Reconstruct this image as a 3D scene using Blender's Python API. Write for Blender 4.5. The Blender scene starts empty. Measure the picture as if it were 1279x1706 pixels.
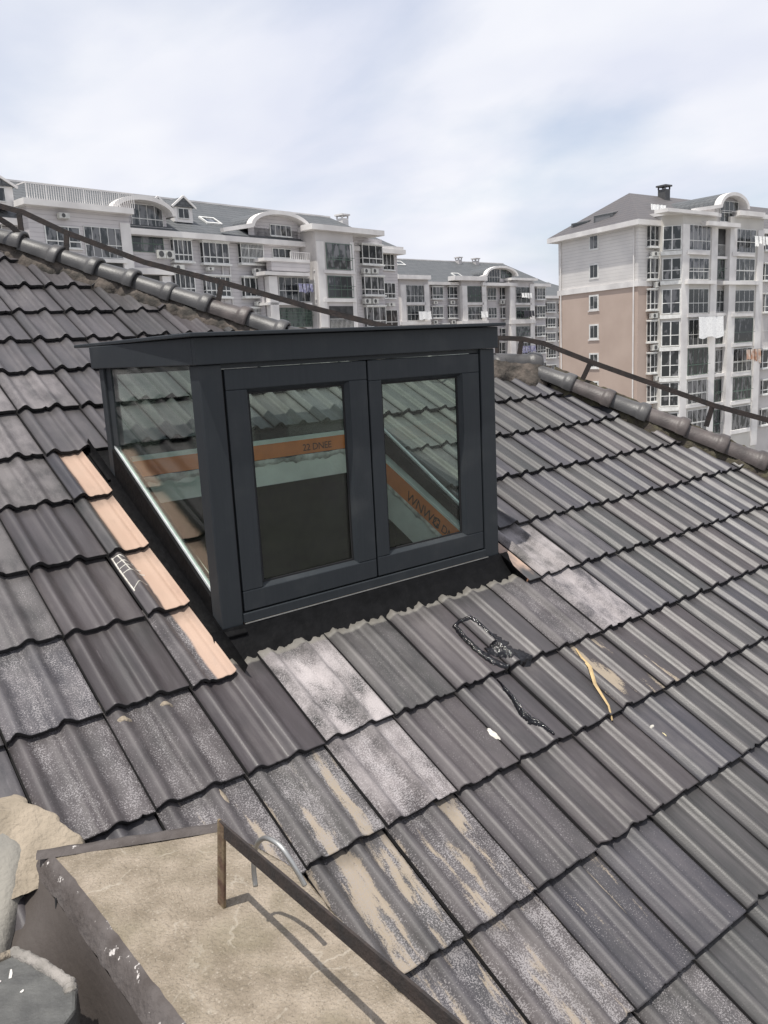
import bpy, math, random
from mathutils import Vector, Matrix, noise
random.seed(7)
scene = bpy.context.scene
PI = math.pi; R = math.radians
# ------------------------------------------------------------------ camera
CAM = Vector((-0.796, -3.173, 0.749))
YAW, PITCH, ROLL = 0.66533, 0.19711, -0.05154
fw = Vector((math.sin(YAW)*math.cos(PITCH), math.cos(YAW)*math.cos(PITCH), -math.sin(PITCH)))
rt = Vector((math.cos(YAW), -math.sin(YAW), 0)); up = rt.cross(fw)
r2 = rt*math.cos(ROLL)+up*math.sin(ROLL); u2 = -rt*math.sin(ROLL)+up*math.cos(ROLL)
cd = bpy.data.cameras.new('camera'); cam = bpy.data.objects.new('camera', cd)
scene.collection.objects.link(cam); scene.camera = cam
M = Matrix((( r2.x, u2.x, -fw.x), (r2.y, u2.y, -fw.y), (r2.z, u2.z, -fw.z))).to_4x4()
M.translation = CAM; cam.matrix_world = M
cd.sensor_fit = 'VERTICAL'; cd.sensor_height = 36; cd.lens = 1373.6/1706*36
cd.clip_start = 0.05; cd.clip_end = 3000
# ------------------------------------------------------------------ light
SUN_EL, SUN_AZ = R(73), R(-112)          # azimuth clockwise from +Y
sd = Vector((math.cos(SUN_EL)*math.sin(SUN_AZ), math.cos(SUN_EL)*math.cos(SUN_AZ), math.sin(SUN_EL)))
ld = bpy.data.lights.new('sun', 'SUN'); ld.energy = 4.8; ld.angle = R(0.6); ld.color = (1, .955, .88)
sun = bpy.data.objects.new('sun', ld); scene.collection.objects.link(sun)
sun.rotation_euler = sd.to_track_quat('Z', 'Y').to_euler()
w = bpy.data.worlds.new('World'); scene.world = w; w.use_nodes = True
nt = w.node_tree; nt.nodes.clear(); N = nt.nodes.new; L = nt.links.new
wo = N('ShaderNodeOutputWorld'); bg = N('ShaderNodeBackground'); bg2 = N('ShaderNodeBackground'); mx = N('ShaderNodeMixShader')
sky = N('ShaderNodeTexSky'); sky.sky_type = 'NISHITA'; sky.sun_disc = False
sky.sun_elevation = SUN_EL; sky.sun_rotation = SUN_AZ; sky.dust_density = 2.0
L(sky.outputs[0], bg.inputs[0]); bg.inputs[1].default_value = 0.15
tc = N('ShaderNodeTexCoord'); sp = N('ShaderNodeSeparateXYZ'); L(tc.outputs['Generated'], sp.inputs[0])
az = N('ShaderNodeMath'); az.operation = 'ADD'; L(sp.outputs[2], az.inputs[0]); az.inputs[1].default_value = 0.22
am = N('ShaderNodeMath'); am.operation = 'MAXIMUM'; L(az.outputs[0], am.inputs[0]); am.inputs[1].default_value = 0.05
dx = N('ShaderNodeMath'); dx.operation = 'DIVIDE'; L(sp.outputs[0], dx.inputs[0]); L(am.outputs[0], dx.inputs[1])
dy = N('ShaderNodeMath'); dy.operation = 'DIVIDE'; L(sp.outputs[1], dy.inputs[0]); L(am.outputs[0], dy.inputs[1])
cb = N('ShaderNodeCombineXYZ'); L(dx.outputs[0], cb.inputs[0]); L(dy.outputs[0], cb.inputs[1])
mp = N('ShaderNodeMapping'); L(cb.outputs[0], mp.inputs[0]); mp.inputs['Scale'].default_value = (1.0, 0.75, 1); mp.inputs['Rotation'].default_value = (0, 0, R(-50)); mp.inputs['Location'].default_value = (3.3, 1.2, 0)
n1 = N('ShaderNodeTexNoise'); L(mp.outputs[0], n1.inputs[0]); n1.inputs['Scale'].default_value = 1.1; n1.inputs['Detail'].default_value = 7; n1.inputs['Roughness'].default_value = .5; n1.inputs['Distortion'].default_value = .25
cr = N('ShaderNodeValToRGB'); L(n1.outputs[0], cr.inputs[0])
cr.color_ramp.elements[0].position = .38; cr.color_ramp.elements[0].color = (.50,)*3+(1,)
cr.color_ramp.elements[1].position = .56; cr.color_ramp.elements[1].color = (1, 1, 1, 1)
n2 = N('ShaderNodeTexNoise'); L(mp.outputs[0], n2.inputs[0]); n2.inputs['Scale'].default_value = 2.3; n2.inputs['Detail'].default_value = 5; n2.inputs['Roughness'].default_value = .42
c2 = N('ShaderNodeValToRGB'); L(n2.outputs[0], c2.inputs[0])
c2.color_ramp.elements[0].position = .35; c2.color_ramp.elements[0].color = (.74, .77, .88, 1)
c2.color_ramp.elements[1].position = .68; c2.color_ramp.elements[1].color = (.90, .91, .955, 1)
L(c2.outputs[0], bg2.inputs[0]); bg2.inputs[1].default_value = 1.0
L(cr.outputs[0], mx.inputs[0]); L(bg.outputs[0], mx.inputs[1]); L(bg2.outputs[0], mx.inputs[2]); L(mx.outputs[0], wo.inputs[0])
vs = scene.view_settings; vs.view_transform = 'Standard'; vs.look = 'None'; vs.exposure = 0.08; vs.gamma = 1
# ------------------------------------------------------------------ helpers
col = scene.collection
class MB:
    def __init__(s): s.v = []; s.f = []; s.m = []
    def add(s, vs_, fs, mi=0):
        o = len(s.v); s.v += [tuple(p) for p in vs_]; s.f += [tuple(i+o for i in f) for f in fs]; s.m += [mi]*len(fs); return s
    def box(s, x0, x1, y0, y1, z0, z1, mi=0):
        return s.add([(x0,y0,z0),(x1,y0,z0),(x1,y1,z0),(x0,y1,z0),(x0,y0,z1),(x1,y0,z1),(x1,y1,z1),(x0,y1,z1)],
              [(0,3,2,1),(4,5,6,7),(0,1,5,4),(1,2,6,5),(2,3,7,6),(3,0,4,7)], mi)
    def hexa(s, p, mi=0):   # eight corners in box order
        return s.add(p, [(0,3,2,1),(4,5,6,7),(0,1,5,4),(1,2,6,5),(2,3,7,6),(3,0,4,7)], mi)
    def bar(s, a, b, wd, hd, upv=(0,0,1), mi=0):
        a = Vector(a); b = Vector(b); d = (b-a).normalized(); u = Vector(upv); sd_ = d.cross(u).normalized(); u = sd_.cross(d).normalized()
        c = []
        for p in (a, b):
            c += [p-sd_*wd/2-u*hd/2, p+sd_*wd/2-u*hd/2, p+sd_*wd/2+u*hd/2, p-sd_*wd/2+u*hd/2]
        return s.add(c, [(0,1,2,3),(7,6,5,4),(0,4,5,1),(1,5,6,2),(2,6,7,3),(3,7,4,0)], mi)
    def tube(s, pts, r, n=8, mi=0):
        pts = [Vector(p) for p in pts]; rr = r if isinstance(r, (list, tuple)) else [r]*len(pts); vs_ = []; fs = []
        u = None
        for i, p in enumerate(pts):
            d = (pts[min(i+1, len(pts)-1)]-pts[max(i-1, 0)]).normalized()
            if u is None: u = d.orthogonal().normalized()
            u = (u-d*u.dot(d)).normalized(); q = d.cross(u)
            for k in range(n):
                a = 2*PI*k/n; vs_.append(p+(u*math.cos(a)+q*math.sin(a))*rr[i])
        for i in range(len(pts)-1):
            for k in range(n):
                fs.append((i*n+k, i*n+(k+1) % n, (i+1)*n+(k+1) % n, (i+1)*n+k))
        fs.append(tuple(range(n))[::-1]); fs.append(tuple(range((len(pts)-1)*n, len(pts)*n)))
        return s.add(vs_, fs, mi)
    def prism(s, poly, z0, z1, mi=0, fn=None):   # poly in (x,y) extruded in z; fn maps the points
        n = len(poly); v = [(x, y, z0) for x, y in poly]+[(x, y, z1) for x, y in poly]
        if fn: v = [fn(*p) for p in v]
        return s.add(v, [tuple(range(n))[::-1], tuple(range(n, 2*n))]+[(i, (i+1) % n, n+(i+1) % n, n+i) for i in range(n)], mi)
    def build(s, name, mats, parent=None, smooth=False, bevel=0):
        me = bpy.data.meshes.new(name); me.from_pydata(s.v, [], s.f); me.update()
        for m in (mats if isinstance(mats, (list, tuple)) else [mats]): me.materials.append(m)
        for p, mi in zip(me.polygons, s.m): p.material_index = mi; p.use_smooth = smooth
        o = bpy.data.objects.new(name, me); col.objects.link(o)
        if parent: o.parent = parent
        if bevel:
            b = o.modifiers.new('bevel', 'BEVEL'); b.width = bevel; b.segments = 2; b.limit_method = 'ANGLE'
        return o
def thing(name, label, cat, loc=(0,0,0), rotz=0, group=None):
    o = bpy.data.objects.new(name, None); col.objects.link(o); o.location = loc; o.rotation_euler = (0, 0, rotz); o.empty_display_size = .1
    o['label'] = label; o['category'] = cat
    if group: o['group'] = group
    return o
def tag(o, label, cat, group=None):
    o['label'] = label; o['category'] = cat
    if group: o['group'] = group
    return o
def struct(o): o['kind'] = 'structure'; return o
def new_mat(name):
    m = bpy.data.materials.new(name); m.use_nodes = True; t = m.node_tree
    return m, t, t.nodes.new, t.links.new, t.nodes['Principled BSDF']
def mat(name, c, rough=.7, metal=0, var=.12, scale=8, c2=None, bump=0, bscale=60, spec=.5, obj=False):
    m, t, N, L, b = new_mat(name)
    b.inputs['Roughness'].default_value = rough; b.inputs['Metallic'].default_value = metal; b.inputs['Specular IOR Level'].default_value = spec
    co = N('ShaderNodeTexCoord'); no = N('ShaderNodeTexNoise'); L(co.outputs['Object'], no.inputs[0]); no.inputs['Scale'].default_value = scale; no.inputs['Detail'].default_value = 6
    r = N('ShaderNodeValToRGB'); L(no.outputs[0], r.inputs[0])
    a = c2 or tuple(x*(1-var) for x in c); r.color_ramp.elements[0].color = (*a, 1); r.color_ramp.elements[0].position = .35
    r.color_ramp.elements[1].color = (*(tuple(min(1, x*(1+var)) for x in c) if not c2 else c), 1); r.color_ramp.elements[1].position = .65
    L(r.outputs[0], b.inputs['Base Color'])
    if bump:
        n2 = N('ShaderNodeTexNoise'); L(co.outputs['Object'], n2.inputs[0]); n2.inputs['Scale'].default_value = bscale; n2.inputs['Detail'].default_value = 8
        bp = N('ShaderNodeBump'); bp.inputs['Strength'].default_value = bump; bp.inputs['Distance'].default_value = .01; L(n2.outputs[0], bp.inputs['Height']); L(bp.outputs[0], b.inputs['Normal'])
    return m
def math_node(t, op, a, b=None, clamp=False):
    n = t.nodes.new('ShaderNodeMath'); n.operation = op; n.use_clamp = clamp
    for i, x in enumerate((a, b)):
        if x is None: continue
        if isinstance(x, (int, float)): n.inputs[i].default_value = x
        else: t.links.new(x, n.inputs[i])
    return n.outputs[0]
def mixc(t, f, a, b):
    n = t.nodes.new('ShaderNodeMix'); n.data_type = 'RGBA'
    for i, x in ((0, f), (6, a), (7, b)):
        if isinstance(x, (int, float)): n.inputs[i].default_value = x
        elif isinstance(x, tuple): n.inputs[i].default_value = (*x, 1)
        else: t.links.new(x, n.inputs[i])
    return n.outputs[2]
def smooth(t, x, lo, hi):
    n = t.nodes.new('ShaderNodeMapRange'); n.interpolation_type = 'SMOOTHSTEP'; t.links.new(x, n.inputs[0])
    for i, q in ((1, lo), (2, hi)):
        if isinstance(q, (int, float)): n.inputs[i].default_value = q
        else: t.links.new(q, n.inputs[i])
    return n.outputs[0]
# ------------------------------------------------------------------ roof frame
SL = 0.4889; G = 0.3791; TW = 0.300; TANS = math.tan(SL)
DS = Vector((0, -math.cos(SL), -math.sin(SL))); NR = Vector((0, -math.sin(SL), math.cos(SL)))
def P3(X, s, h=0): return Vector((X, 0, 0))+DS*s+NR*h
def to_roof(p): p = Vector(p); return p.x, p.dot(DS), p.dot(NR)
# hip polyline (crest axis) from the surveyed ridge
HIP = [Vector(p) for p in ((.30,3.33,1.84),(.952,2.721,1.549),(2.154,1.493,.896),(3.10,1.15,.66),(3.95,.80,.53),(4.69,-.434,-.129),(6.5,-3.35,-1.70))]
HR = [to_roof(p) for p in HIP]
def hip_s(X):
    for a, b in zip(HR, HR[1:]):
        if a[0] <= X <= b[0]: return a[1]+(b[1]-a[1])*(X-a[0])/(b[0]-a[0])
    return -9 if X < HR[0][0] else 99
# ------------------------------------------------------------------ materials
def tile_material():
    m, t, N, L, b = new_mat('glazed_roof_tile')
    at = N('ShaderNodeAttribute'); at.attribute_name = 'tint'; aw = N('ShaderNodeAttribute'); aw.attribute_name = 'wear'
    ax = N('ShaderNodeAttribute'); ax.attribute_name = 'local'; ap = N('ShaderNodeAttribute'); ap.attribute_name = 'cut'
    ws = N('ShaderNodeSeparateColor'); L(aw.outputs['Color'], ws.inputs[0]); ls = N('ShaderNodeSeparateColor'); L(ax.outputs['Color'], ls.inputs[0])
    ps = N('ShaderNodeSeparateColor'); L(ap.outputs['Color'], ps.inputs[0])
    uv = N('ShaderNodeUVMap'); uv.uv_map = 'UVMap'
    def nz(sx, sy, sc, det=5, ro=.6, loc=0):
        q = N('ShaderNodeMapping'); L(uv.outputs[0], q.inputs[0]); q.inputs['Scale'].default_value = (sx, sy, 1); q.inputs['Location'].default_value = (loc, loc, 0)
        n = N('ShaderNodeTexNoise'); L(q.outputs[0], n.inputs[0]); n.inputs['Scale'].default_value = sc; n.inputs['Detail'].default_value = det; n.inputs['Roughness'].default_value = ro
        return n.outputs[0]
    crest, vloc, uloc = ls.outputs[0], ls.outputs[1], ls.outputs[2]
    streak = nz(28, 2.2, 1, 6, .6, 3); broad = nz(6, 3, 1, 3, .5, 9); fine = nz(1, 1, 190, 2, .7, 1); fine2 = nz(1, 1, 420, 1, .5, 5); med = nz(9, 5, 2.2, 6, .65, 14)
    base = mixc(t, smooth(t, streak, .3, .75), at.outputs['Color'], mixc(t, .42, at.outputs['Color'], (.098, .088, .094)))
    base = mixc(t, math_node(t, 'MULTIPLY', smooth(t, broad, .45, .75), .35), base, (.028, .031, .031))
    # brushed dust streaks
    stk = smooth(t, nz(75, 5, 1, 4, .7, 21), .60, .74)
    base = mixc(t, math_node(t, 'MULTIPLY', stk, .22), base, (.24, .22, .23))
    # pale speckle where the glaze has worn
    dens = math_node(t, 'MULTIPLY', ws.outputs[0], math_node(t, 'SUBTRACT', 1.12, math_node(t, 'MULTIPLY', crest, .55)))
    dens = math_node(t, 'MULTIPLY', dens, math_node(t, 'ADD', .62, math_node(t, 'MULTIPLY', smooth(t, med, .33, .66), .45)))
    thr = math_node(t, 'SUBTRACT', .72, math_node(t, 'MULTIPLY', dens, .24))
    spk = smooth(t, math_node(t, 'ADD', math_node(t, 'MULTIPLY', fine, .6), math_node(t, 'MULTIPLY', fine2, .4)), thr, math_node(t, 'ADD', thr, .05))
    base = mixc(t, math_node(t, 'MULTIPLY', spk, .72), base, (.31, .295, .30))
    # tan clay showing through, in the flats
    tn = math_node(t, 'ADD', math_node(t, 'MULTIPLY', nz(16, 3.2, 1, 6, .62, 33), .75), math_node(t, 'MULTIPLY', fine, .12))
    tn = math_node(t, 'ADD', tn, math_node(t, 'MULTIPLY', math_node(t, 'SUBTRACT', .5, crest), .17))
    tthr = math_node(t, 'SUBTRACT', .80, math_node(t, 'MULTIPLY', ws.outputs[1], .31))
    tan = smooth(t, tn, tthr, math_node(t, 'ADD', tthr, .05))
    base = mixc(t, math_node(t, 'MULTIPLY', math_node(t, 'MULTIPLY', tan, math_node(t, 'SUBTRACT', 1.0, math_node(t, 'MULTIPLY', math_node(t, 'MULTIPLY', spk, ws.outputs[0]), .55))), .9), base, mixc(t, fine, (.335, .275, .205), (.25, .215, .17)))
    # white chalk bloom
    ch = math_node(t, 'MULTIPLY', ws.outputs[2], smooth(t, math_node(t, 'ADD', nz(7, 4, 1.4, 5, .6, 44), math_node(t, 'MULTIPLY', fine, .35)), .45, .85))
    base = mixc(t, ch, base, (.47, .43, .43))
    # bare pink clay left by the saw
    pk = math_node(t, 'ADD', ps.outputs[0], math_node(t, 'MULTIPLY', math_node(t, 'SUBTRACT', nz(12, 6, 1, 5, .6, 50), .5), .5))
    pk = smooth(t, pk, .42, .60)
    base = mixc(t, math_node(t, 'MULTIPLY', pk, .92), base, mixc(t, broad, (.38, .25, .19), (.50, .38, .30)))
    # nail end of a tile: dusty grey brown
    hd = smooth(t, math_node(t, 'ADD', ps.outputs[1], math_node(t, 'MULTIPLY', med, .25)), .55, .75)
    base = mixc(t, math_node(t, 'MULTIPLY', hd, .8), base, mixc(t, med, (.22, .19, .15), (.32, .32, .30)))
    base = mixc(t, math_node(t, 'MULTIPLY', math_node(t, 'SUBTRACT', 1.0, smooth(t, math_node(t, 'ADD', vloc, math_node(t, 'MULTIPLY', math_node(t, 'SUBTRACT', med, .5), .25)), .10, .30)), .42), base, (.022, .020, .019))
    gc = N('ShaderNodeTexCoord'); gq = N('ShaderNodeMapping'); L(gc.outputs['Object'], gq.inputs[0]); gq.inputs['Scale'].default_value = (5, 1.6, 1.6)
    gn = N('ShaderNodeTexNoise'); L(gq.outputs[0], gn.inputs[0]); gn.inputs['Scale'].default_value = 1; gn.inputs['Detail'].default_value = 8; gn.inputs['Roughness'].default_value = .65
    base = mixc(t, math_node(t, 'MULTIPLY', smooth(t, gn.outputs[0], .50, .75), .30), base, (.19, .175, .17))
    base = mixc(t, math_node(t, 'MULTIPLY', smooth(t, math_node(t, 'SUBTRACT', 1.0, gn.outputs[0]), .52, .72), .30), base, (.022, .022, .022))
    L(base, b.inputs['Base Color'])
    rg = math_node(t, 'MAXIMUM', math_node(t, 'MULTIPLY', spk, .85), math_node(t, 'MAXIMUM', tan, math_node(t, 'MAXIMUM', pk, ws.outputs[2])))
    rg = math_node(t, 'ADD', .29, math_node(t, 'ADD', math_node(t, 'MULTIPLY', rg, .45), math_node(t, 'ADD', math_node(t, 'MULTIPLY', streak, .16), math_node(t, 'MULTIPLY', med, .13))), True)
    rg = math_node(t, 'ADD', rg, math_node(t, 'MULTIPLY', ws.outputs[0], .12), True)
    L(rg, b.inputs['Roughness']); b.inputs['Specular IOR Level'].default_value = .42
    bp = N('ShaderNodeBump'); bp.inputs['Strength'].default_value = .35; bp.inputs['Distance'].default_value = .002
    L(math_node(t, 'ADD', math_node(t, 'MULTIPLY', fine, .6), math_node(t, 'MULTIPLY', streak, 1.0)), bp.inputs['Height']); L(bp.outputs[0], b.inputs['Normal'])
    return m
M_TILE = tile_material()
M_EDGE = mat('tile_edge', (.018, .017, .018), .9)  # near-black colour carries the lap shadow and the shaded front face
M_CLAY = mat('sawn_clay_edge', (.36, .20, .13), .9, scale=40)
M_DECK = mat('dark_underlay', (.012, .012, .013), .9)
M_CAP = mat('ridge_cap_glaze', (.058, .056, .056), .46, var=.3, scale=9, bump=.15, bscale=90)
M_CAP2 = mat('ridge_cap_brownish', (.070, .058, .055), .5, var=.3, scale=11, bump=.2, bscale=90)
M_MORT = mat('weathered_mortar', (.115, .095, .08), .95, c2=(.032, .029, .025), scale=14, bump=1, bscale=45)
M_MOSS = mat('mossy_mortar', (.075, .068, .040), .95, c2=(.045, .036, .030), scale=22, bump=1, bscale=50)
M_BLACK = mat('black_membrane', (.0045, .0045, .005), .7, var=.3, scale=20, bump=.5, bscale=35, spec=.12)
M_TAR = mat('glossy_tar', (.003, .0025, .004), .12, var=.1, bump=.7, bscale=60, spec=.5)
M_IRON = mat('rusty_dark_iron', (.020, .017, .0165), .8, c2=(.038, .027, .023), scale=25, bump=.4, bscale=120)
M_STEEL = mat('galvanised_steel', (.35, .35, .34), .42, metal=.7, scale=30)
M_SILVER = mat('pale_glazing_bead', (.55, .57, .57), .45, scale=20)
def frame_material():
    m, t, N, L, b = new_mat('anthracite_wood_grain_frame')
    co = N('ShaderNodeTexCoord'); q = N('ShaderNodeMapping'); L(co.outputs['Object'], q.inputs[0]); q.inputs['Scale'].default_value = (60, 60, 3)
    n = N('ShaderNodeTexNoise'); L(q.outputs[0], n.inputs[0]); n.inputs['Scale'].default_value = 2; n.inputs['Detail'].default_value = 4
    n2 = N('ShaderNodeTexNoise'); L(co.outputs['Object'], n2.inputs[0]); n2.inputs['Scale'].default_value = 5; n2.inputs['Detail'].default_value = 6
    c = mixc(t, n.outputs[0], (.018, .022, .026), (.027, .032, .037)); c = mixc(t, smooth(t, n2.outputs[0], .5, .8), c, (.040, .044, .047))
    b.inputs['Specular IOR Level'].default_value = .3; L(c, b.inputs['Base Color']); L(math_node(t, 'ADD', .42, math_node(t, 'MULTIPLY', n2.outputs[0], .2)), b.inputs['Roughness'])
    bp = N('ShaderNodeBump'); bp.inputs['Strength'].default_value = .12; bp.inputs['Distance'].default_value = .002; L(n.outputs[0], bp.inputs['Height']); L(bp.outputs[0], b.inputs['Normal'])
    return m
M_FRAME = frame_material()
def glass_material(name, tint, k=1.0):
    m, t, N, L, b = new_mat(name); t.nodes.remove(b); out = t.nodes['Material Output']
    tr = N('ShaderNodeBsdfTransparent'); tr.inputs[0].default_value = (*tint, 1); gl = N('ShaderNodeBsdfGlossy'); gl.inputs['Roughness'].default_value = .02; gl.inputs[0].default_value = (k, k, k, 1)
    lw = N('ShaderNodeLayerWeight'); lw.inputs[0].default_value = .5; ms = N('ShaderNodeMixShader'); L(math_node(t, 'ADD', .022, math_node(t, 'MULTIPLY', math_node(t, 'POWER', lw.outputs['Facing'], 4.0), .8), True), ms.inputs[0]); L(tr.outputs[0], ms.inputs[1]); L(gl.outputs[0], ms.inputs[2])
    df = N('ShaderNodeBsdfDiffuse'); df.inputs[0].default_value = (.4, .42, .4, 1); m2 = N('ShaderNodeMixShader')
    co = N('ShaderNodeTexCoord'); n = N('ShaderNodeTexNoise'); L(co.outputs['Object'], n.inputs[0]); n.inputs['Scale'].default_value = 3; n.inputs['Detail'].default_value = 8
    L(math_node(t, 'MULTIPLY', smooth(t, n.outputs[0], .45, .85), .015), m2.inputs[0]); L(ms.outputs[0], m2.inputs[1]); L(df.outputs[0], m2.inputs[2]); L(m2.outputs[0], out.inputs[0])
    return m
M_GLASS = glass_material('tinted_glazing', (.90, .95, .92))
M_WHITE = mat('white_painted_frame', (.66, .66, .64), .6, scale=3)
M_TRIM = mat('white_painted_trim', (.74, .72, .70), .75, c2=(.58, .56, .55), scale=.6)
M_GREYC = mat('grey_render', (.54, .515, .505), .85, c2=(.46, .44, .43), scale=.5)
M_CREAM = mat('cream_render', (.56, .54, .505), .85, c2=(.49, .47, .44), scale=.5)
def siding(name, c, c2, pitch=.2, brick=False):
    m, t, N, L, b = new_mat(name); co = N('ShaderNodeTexCoord'); s = N('ShaderNodeSeparateXYZ'); L(co.outputs['Object'], s.inputs[0])
    fr = math_node(t, 'FRACT', math_node(t, 'DIVIDE', s.outputs[2], pitch))
    line = smooth(t, fr, .82, .9)
    n = N('ShaderNodeTexNoise'); L(co.outputs['Object'], n.inputs[0]); n.inputs['Scale'].default_value = .35; n.inputs['Detail'].default_value = 6
    base = mixc(t, smooth(t, n.outputs[0], .35, .7), c, c2); base = mixc(t, math_node(t, 'MULTIPLY', line, .35), base, tuple(x*.5 for x in c))
    L(base, b.inputs['Base Color']); b.inputs['Roughness'].default_value = .8
    bp = N('ShaderNodeBump'); bp.inputs['Strength'].default_value = .8; bp.inputs['Distance'].default_value = .03; L(fr, bp.inputs['Height']); L(bp.outputs[0], b.inputs['Normal'])
    return m
M_SIDE = siding('grey_lap_siding', (.57, .545, .55), (.47, .45, .46), .28)
M_SIDEW = siding('white_lap_siding', (.72, .695, .67), (.63, .61, .595), .30)
M_BEIGE = mat('beige_render', (.47, .375, .32), .9, c2=(.42, .33, .28), scale=.35)
def roofing(name, c, c2):
    m, t, N, L, b = new_mat(name); co = N('ShaderNodeTexCoord'); br = N('ShaderNodeTexBrick'); q = N('ShaderNodeMapping'); L(co.outputs['Object'], q.inputs[0]); q.inputs['Scale'].default_value = (1, 1, 1)
    s = N('ShaderNodeSeparateXYZ'); L(co.outputs['Object'], s.inputs[0]); cb = N('ShaderNodeCombineXYZ'); L(math_node(t, 'ADD', s.outputs[0], s.outputs[1]), cb.inputs[0]); L(math_node(t, 'MULTIPLY', s.outputs[2], 1.6), cb.inputs[1])
    L(cb.outputs[0], br.inputs[0]); br.inputs['Scale'].default_value = 1; br.inputs['Brick Width'].default_value = .5; br.inputs['Row Height'].default_value = .42; br.inputs['Mortar Size'].default_value = .035
    br.inputs['Color1'].default_value = (*c, 1); br.inputs['Color2'].default_value = (*c2, 1); br.inputs['Mortar'].default_value = (*(x*.5 for x in c), 1)
    L(br.outputs[0], b.inputs['Base Color']); b.inputs['Roughness'].default_value = .6; return m
M_SLATE = roofing('grey_tile_roof', (.085, .092, .098), (.11, .115, .12))
M_SLATE2 = roofing('brown_grey_tile_roof', (.115, .105, .105), (.095, .09, .095))
def pane_material():
    m, t, N, L, b = new_mat('window_pane'); oi = N('ShaderNodeObjectInfo'); co = N('ShaderNodeTexCoord')
    s = N('ShaderNodeSeparateXYZ'); L(co.outputs['Object'], s.inputs[0])
    cb = N('ShaderNodeCombineXYZ'); L(math_node(t, 'MULTIPLY', math_node(t, 'ADD', s.outputs[0], math_node(t, 'MULTIPLY', oi.outputs['Random'], 50)), 2.4), cb.inputs[0]); L(math_node(t, 'MULTIPLY', s.outputs[2], .25), cb.inputs[1]); L(s.outputs[2], cb.inputs[2])
    n = N('ShaderNodeTexNoise'); L(cb.outputs[0], n.inputs[0]); n.inputs['Scale'].default_value = 1.0; n.inputs['Detail'].default_value = 3
    cur = smooth(t, math_node(t, 'ADD', n.outputs[0], math_node(t, 'MULTIPLY', math_node(t, 'SUBTRACT', oi.outputs['Random'], .5), .22)), .50, .62)
    L(mixc(t, cur, (.022, .026, .028), (.15, .15, .155)), b.inputs['Base Color']); b.inputs['Roughness'].default_value = .08; b.inputs['Specular IOR Level'].default_value = .6
    return m
M_PANE = pane_material()
M_DARK = mat('painted_loggia_shade', (.05, .05, .05), .8, var=.5, scale=1.5)  # shade of an open balcony recess put into a flat colour
M_ACW = mat('white_air_conditioner', (.55, .55, .52), .6, scale=4)
M_FAN = mat('dark_fan_grille', (.07, .07, .07), .6)
M_GREEN = mat('green_metal', (.10, .15, .12), .6)
# ------------------------------------------------------------------ ground
g = MB(); S = 2500; g.add([(-S,-S,-17),(S,-S,-17),(S,S,-17),(-S,S,-17)], [(0,1,2,3)])
struct(g.build('ground', mat('ground_paving', (.27, .26, .25), .9, c2=(.19, .185, .165), scale=.05)))
# ------------------------------------------------------------------ tiled roof
roof = thing('tiled_roof', 'dark grey interlocking tile roof slope, worn pale and tan in the foreground, around the dormer', 'roof')
def bump1(u, c, wd):
    x = abs(u-c)/wd
    return .5*(1+math.cos(PI*x)) if x < 1 else 0
def prof(u): return bump1(u, .125, .135)+bump1(u, .610, .130)+.17*bump1(u, .44, .06)+.05*bump1(u, .88, .12)
HUMP = .0275
ROWOFF = {-7:.026,-6:.02,-5:.008,-4:-.016,-3:-.008,-2:0,-1:-.008,0:0,1:-.006,2:-.006,3:.009,4:-.008,5:-.003,6:.012}
def rowS(r): return G*r+ROWOFF.get(r, 0)
# per tile wear: (speckle, tan, chalk)
WEAR = {(2,3):(.9,.0,.75),(1,3):(.05,.08,.0),(2,4):(1.0,.25,.45),(1,4):(.95,.86,.08),(2,5):(.9,.90,.05),(1,5):(.85,1.0,.08),(3,3):(.55,0,.06),(3,4):(.5,.22,.05),
 (4,3):(.25,0,.05),(5,3):(.05,.12,0),(6,3):(.75,0,.12),(7,3):(.55,.1,.65),(7,2):(.45,.25,.6),(6,4):(.1,.82,0),(7,4):(.05,.7,0),(3,6):(.55,.74,.04),(2,6):(1.0,.84,.1),
 (1,6):(.95,.92,.1),(0,3):(.75,.05,.08),(-1,3):(.8,0,.05),(0,2):(.05,.0,.0),(-1,2):(.85,.05,.12),(-1,1):(.6,0,.12),(0,4):(.9,.7,.08),(0,5):(.9,1,.1),(3,5):(.6,.1,.02),(4,4):(.15,.05,0),(4,5):(.3,.2,.02),
 (1,2):(.85,0,.1),(1,1):(.1,.05,.05),(0,1):(.1,.05,0),(0,0):(.12,.1,0),(0,-1):(.35,.05,.2),(0,-2):(.2,.05,.25),(1,-2):(.1,.05,.05),(4,6):(.45,.2,.05),(2,7):(1,.5,.1),(3,7):(.8,.5,.1),(8,2):(.15,.2,.1),(8,3):(.1,.1,.02),(7,1):(.1,.1,.05),(8,4):(.02,.1,0),
 (-1,0):(.4,0,.15),(5,4):(.03,0,0),(0,-3):(.15,.12,.3),(1,-3):(.15,.1,.25)}
TINTS = [(.045,.040,.043),(.040,.038,.039),(.043,.042,.041),(.039,.038,.046),(.050,.043,.045),(.036,.037,.037)]
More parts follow.
